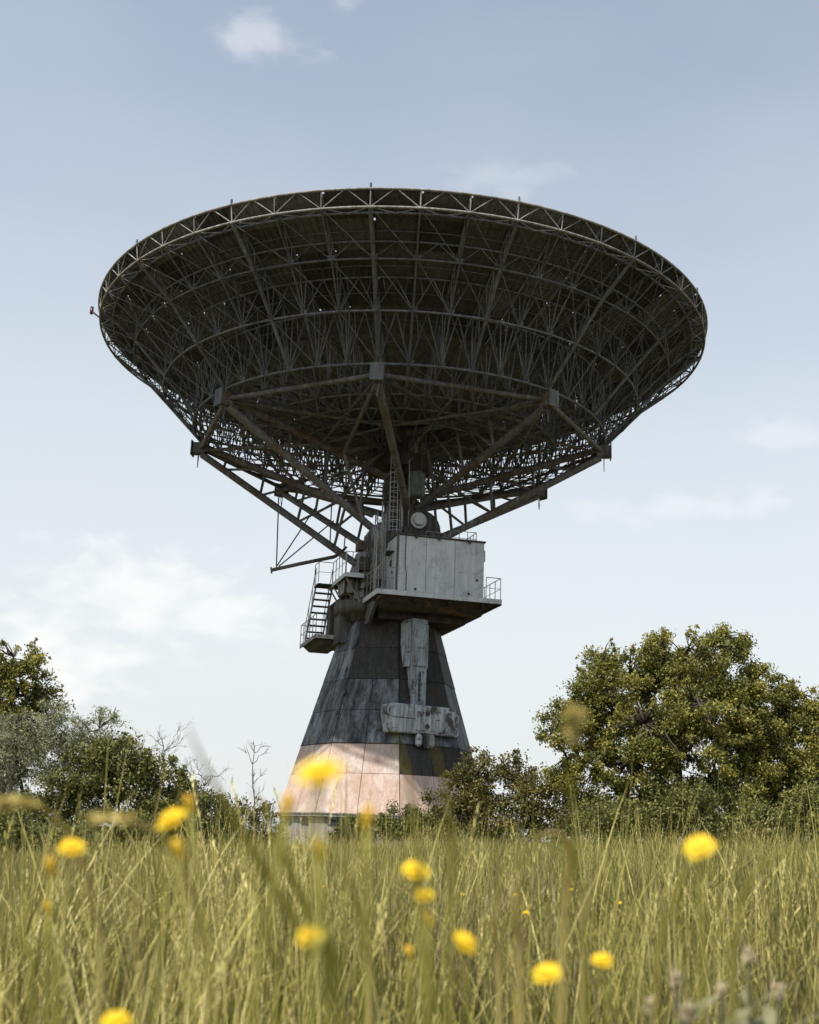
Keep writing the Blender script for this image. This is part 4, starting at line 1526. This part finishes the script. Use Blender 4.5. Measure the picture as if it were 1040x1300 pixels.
# ------------------------------------------------ single stalks and flowers close to the camera
def ground_under(p_):
    return Vector((p_.x, p_.y, float(ground_z(p_.x, p_.y))))


def smooth_path(pts, k=5):
    out = []
    n_ = len(pts)
    for i in range(n_ - 1):
        p0, p1, p2, p3 = pts[max(i - 1, 0)], pts[i], pts[i + 1], pts[min(i + 2, n_ - 1)]
        for j in range(k):
            t = j / k
            out.append(.5 * ((2 * p1) + (p2 - p0) * t + (2 * p0 - 5 * p1 + 4 * p2 - p3) * t * t + (3 * p1 - p0 - 3 * p2 + p3) * t ** 3))
    out.append(pts[-1])
    return out


def set_var(o, lo, hi, seed=0):
    me = o.data
    g_ = np.random.default_rng(seed)
    a = me.attributes.new('leafvar', 'FLOAT', 'POINT')
    a.data.foreach_set('value', g_.uniform(lo, hi, len(me.vertices)).astype(np.float32))


def stalk(px, d, w, m, label, head=0, seed=0, name='grass_stalk', group='tall grass stalks close by'):
    """tip first; runs down to the ground"""
    g_ = np.random.default_rng(seed)
    d, w = d * .85, w * .85
    pts = [at_d(x, y, d + .02 * i) for i, (x, y) in enumerate(px)]
    last = pts[-1]
    dirv = (pts[-1] - pts[-2]).normalized()
    gz = float(ground_z(last.x, last.y))
    foot = Vector((last.x + dirv.x * .1, last.y + .08, gz - .02))
    pts.append(foot)
    path = smooth_path(pts, 5)
    base = Vector((foot.x, foot.y, gz))
    path = [p_ - base for p_ in path]
    n_ = len(path)
    root = empty(name, None, base)
    tag(root, label, 'grass', group)
    # flat tapering blade, slightly folded
    V, F = [], []
    for i, p_ in enumerate(path):
        t = i / (n_ - 1)
        dd = (path[min(i + 1, n_ - 1)] - path[max(i - 1, 0)]).normalized()
        sd = dd.cross(Vector((.25, 1, .1))).normalized()
        nn = sd.cross(dd)
        ww = w * (.12 + .88 * min(1, t * 2.2)) * (1 if t < .8 else 1 - .5 * (t - .8) / .2)
        V += [p_ - sd * ww, p_ + nn * ww * .35, p_ + sd * ww, p_ - nn * ww * .25]
    for i in range(n_ - 1):
        for j in range(4):
            F.append((i * 4 + j, i * 4 + (j + 1) % 4, (i + 1) * 4 + (j + 1) % 4, (i + 1) * 4 + j))
    F += [(0, 1, 2, 3), tuple(range(4 * n_ - 4, 4 * n_))[::-1]]
    o = mesh('blade', V, F, MAT[m], root, True)
    set_var(o, .2, .8, seed)
    if head:
        cs = [path[i] for i in range(0, int(n_ * head))]
        leaf_cloud('seed_head', [tuple(c) for c in cs], [.003] * len(cs), 70, .012, MAT['pale_stalk'], root, .35, .6, seed)
    return root


STK = [
    ([(238, 920), (262, 975), (300, 1045), (345, 1120), (395, 1210), (430, 1320)], .72, .003, 'stalk', 'long green grass blade leaning across in front of the bare dead trees', 0),
    ([(318, 1002), (338, 1028), (356, 1075), (376, 1125), (398, 1185), (415, 1300)], .85, .003, 'stalk', 'green grass blade with bent tip in front of the sunlit plinth', 0),
    ([(496, 925), (513, 965), (522, 1010), (532, 1100), (540, 1310)], .78, .0018, 'stalk', 'thin green blade crossing the sunlit pedestal and the clamp block', 0),
    ([(546, 925), (560, 985), (569, 1030), (574, 1100), (570, 1310)], .78, .0018, 'stalk', 'thin green blade crossing the dark face of the pedestal below the clamp block', 0),
    ([(729, 905), (728, 960), (726, 1005), (732, 1100), (745, 1310)], .85, .001, 'stalk', 'single grass stalk with feathery head beside the biggest tree', .18),
    ([(0, 1022), (38, 1020), (68, 1036), (96, 1075), (118, 1150), (125, 1310)], .95, .0026, 'pale_stalk', 'pale arching grass stalk in front of the silvery grey shrub', .22),
    ([(118, 1040), (165, 1042), (205, 1062), (236, 1110), (255, 1190), (262, 1310)], 1.0, .0022, 'pale_stalk', 'pale arching grass stalk in front of the dense dark shrub', .22),
    ([(682, 1066), (700, 1058), (718, 1068), (725, 1090), (720, 1140), (712, 1310)], .95, .003, 'pale_stalk', 'pale hooked grass stalk in front of the dark low shrub', 0),
    ([(664, 1060), (660, 1110), (655, 1180), (660, 1310)], .95, .003, 'pale_stalk', 'straight pale grass stalk in front of the airy brown shrub', 0),
    ([(423, 1082), (440, 1108), (454, 1150), (462, 1195), (470, 1310)], 1.05, .003, 'pale_stalk', 'bright pale bent blade in the grass below the pedestal', 0),
    ([(628, 1072), (634, 1120), (628, 1180), (634, 1310)], 1.1, .0024, 'pale_stalk', 'pale blade among the grass below the airy brown shrub', 0),
    ([(905, 1062), (880, 1092), (856, 1140), (840, 1200), (832, 1310)], 1.0, .0022, 'stalk', 'green grass blade leaning beside the yellow flower under the biggest tree', 0),
    ([(1012, 1075), (975, 1090), (950, 1125), (935, 1190), (930, 1310)], 1.05, .0022, 'stalk', 'green grass blade bowing over below the lower olive-green tree', 0),
    ([(50, 1085), (36, 1140), (30, 1210), (40, 1310)], 1.0, .0024, 'stalk', 'upright green grass blade below the silvery grey shrub', 0),
    ([(180, 1105), (172, 1160), (170, 1230), (180, 1310)], 1.2, .002, 'pale_stalk', 'pale thin stalk in the grass below the dense dark shrub', 0),
    ([(312, 1095), (330, 1140), (345, 1210), (350, 1310)], 1.2, .0024, 'stalk', 'green blade in the grass below the low brownish shrub', 0),
    ([(770, 1085), (752, 1130), (742, 1190), (738, 1310)], 1.15, .002, 'pale_stalk', 'pale thin stalk in the grass below the bush under the biggest tree', 0),
]
for i, (px, d, w, m, lab, hd) in enumerate(STK):
    stalk(px, d, w, m, lab, hd, 300 + i)


def flower(x, y, d, rad, m, label, group, seed, tilt=.5, full=True):
    g_ = np.random.default_rng(seed)
    if d < 2:
        d, rad = d * .82, rad * .74
    c = at_d(x, y, d)
    base = ground_under(c)
    base.x += float(g_.normal() * .05)
    base.y += .05
    root = empty('yellow_flower' if full else 'flower_bud', None, base)
    tag(root, label, 'flower', group)
    top = c - base
    st_ = [Vector((0, 0, -.02)), top * .35 + Vector((.015, 0, .02)), top * .75 + Vector((.008, 0, .015)), top - Vector((0, 0, .004))]
    o = tube('stem', smooth_path(st_, 4), .0013, MAT['stalk'], root, 5)
    set_var(o, .1, .6, seed)
    nrm = Vector((g_.normal() * .25, -tilt + g_.normal() * .08, .9)).normalized()
    a_ = nrm.orthogonal().normalized()
    b_ = nrm.cross(a_)
    V, F = [], []
    npet = 15 if full else 7
    for k in range(npet * 2):
        t = 2 * math.pi * (k / npet) + g_.normal() * .06
        L = rad * (g_.uniform(.85, 1.1) if k < npet else g_.uniform(.55, .75))
        dr_ = a_ * math.cos(t) + b_ * math.sin(t)
        sd = nrm.cross(dr_)
        cup = .25 if full else 1.4
        lift = .0 if k < npet else .003
        i0 = len(V)
        for u, ww, hh in ((.12, .35, 0), (.6, 1, .35), (.9, .85, .3), (1, .35, .2)):
            p_ = top + dr_ * (L * u * (1 if full else .55)) + nrm * (L * cup * hh + lift)
            V += [p_ - sd * (rad * .17 * ww), p_ + sd * (rad * .17 * ww)]
        for j in range(3):
            F.append((i0 + 2 * j, i0 + 2 * j + 1, i0 + 2 * j + 3, i0 + 2 * j + 2))
    o = mesh('petals', V, F, MAT[m], root)
    set_var(o, 0, 1, seed)
    V, F = [], []
    prof_ = [(-.008, .1), (-.004, .32), (.001, .4), (.004, .3), (.006, .1)]
    for h, q in prof_:
        for j in range(10):
            t = 2 * math.pi * j / 10
            V.append(top + nrm * h + (a_ * math.cos(t) + b_ * math.sin(t)) * (q * rad))
    for i in range(4):
        for j in range(10):
            F.append((i * 10 + j, i * 10 + (j + 1) % 10, (i + 1) * 10 + (j + 1) % 10, (i + 1) * 10 + j))
    F.append(tuple(range(40, 50)))
    mesh('disc', V, F, MAT['disc'], root, True)
    return root


YF = 'yellow daisy-like flower on a thin stem in the tall grass'
for i, (x, y, d, lab) in enumerate(((218, 1040, .95, 'yellow flower in front of the dense dark olive shrub'), (90, 1077, 1.0, 'yellow flower in front of the low dark bush by the silvery shrub'), (393, 1190, .8, YF),
                                    (527, 1106, 1.0, 'yellow flower just below the rounded dark bush at the pedestal'), (538, 1138, 1.15, YF), (590, 1197, 1.0, YF),
                                    (695, 1237, 1.05, YF), (765, 1220, 1.2, YF), (889, 1076, .95, 'yellow flower against the bushes under the biggest tree'),
                                    (405, 982, .6, 'blurred yellow flower held up against the sunlit pink pedestal'), (147, 1297, .95, YF))):
    flower(x, y, d, (.0132, .0122, .009, .0135, .011, .0132, .0136, .0118, .014, .0135, .013)[i], 'petal', lab, 'yellow flowers in the grass', 400 + i, (.75, .6, .45, .45, .5, .4, .5, .5, .6, .55, .4)[i])
for i, (x, y, d, lab) in enumerate(((365, 1022, .78, 'small orange bud in front of the pedestal edge'), (405, 1078, .85, 'small orange bud below the sunlit plinth'),
                                    (467, 1038, .78, 'small orange bud in front of the small dark green bush'), (226, 1078, .9, 'small orange bud below the flower at the dense dark shrub'),
                                    (64, 1100, .95, 'half closed yellow flower bud in the tall grass'), (520, 1210, 1.3, 'half closed yellow flower bud in the tall grass'), (543, 1166, 1.2, 'half closed yellow flower bud in the tall grass'),
                                    (62, 1153, 1.2, 'half closed yellow flower bud in the tall grass'), (240, 1020, 1.0, 'half closed yellow flower bud in the tall grass'))):
    flower(x, y, d, .0105, 'petal_orange', lab, 'flower buds in the grass', 450 + i, .2, False)
g = np.random.default_rng(77)
for i in range(7):
    d = float(g.uniform(3.2, 6.5))
    x = float(g.uniform(560, 860)) if i < 5 else float(g.uniform(150, 520))
    flower(x, float(g.uniform(1118, 1165)), d, .011, 'petal', 'tiny yellow flower far back in the tall grass', 'tiny flowers in the grass', 500 + i, .3)


def grey_plant(x, y, d, label, seed):
    g_ = np.random.default_rng(seed)
    c = at_d(x, y, d)
    base = ground_under(c) + Vector((float(g_.normal() * .04), .06, 0))
    root = empty('dried_plant', None, base)
    tag(root, label, 'plant', 'dried grey plants in the grass')
    top = c - base
    path = smooth_path([Vector((0, 0, -.02)), top * .5 + Vector((.012, 0, 0)), top], 8)
    o = tube('stem', path, .0022, MAT['sage'], root, 6)
    set_var(o, 0, .6, seed)
    V, F = [], []
    n_ = len(path)
    for k in range(26):
        t = .3 + .66 * k / 26
        p_ = path[int(t * (n_ - 1))]
        a = g_.uniform(0, 6.28)
        d_ = Vector((math.cos(a), math.sin(a), .9)).normalized()
        sd = d_.cross(Vector((0, 0, 1))).normalized()
        L = g_.uniform(.05, .1) * (1.25 - t * .5)
        w_ = L * .13
        i0 = len(V)
        for u, q in ((0, .3), (.4, 1), (.75, .8), (1, .05)):
            pp = p_ + d_ * (L * u) - Vector((0, 0, L * .25 * u * u))
            V += [pp - sd * w_ * q, pp + sd * w_ * q]
        for j in range(3):
            F.append((i0 + 2 * j, i0 + 2 * j + 1, i0 + 2 * j + 3, i0 + 2 * j + 2))
    o = mesh('leaves', V, F, MAT['sage'], root)
    set_var(o, 0, 1, seed + 1)
    leaf_cloud('seed_head', [tuple(top), tuple(top + Vector((0, 0, .006)))], [.0045, .004], 90, .008, MAT['seed'], root, .35, .4, seed, 1.0)
    return root


for i, (x, y, d) in enumerate(((950, 1217, 1.3), (858, 1246, 1.3), (827, 1282, 1.2), (916, 1262, 1.25), (990, 1262, 1.35), (872, 1290, 1.15))):
    grey_plant(x, y, d, 'tall dried grey plant with pale seed head, highest of the dried plants' if i == 0 else 'dried grey-leaved plant with a small pale seed head', 600 + i)
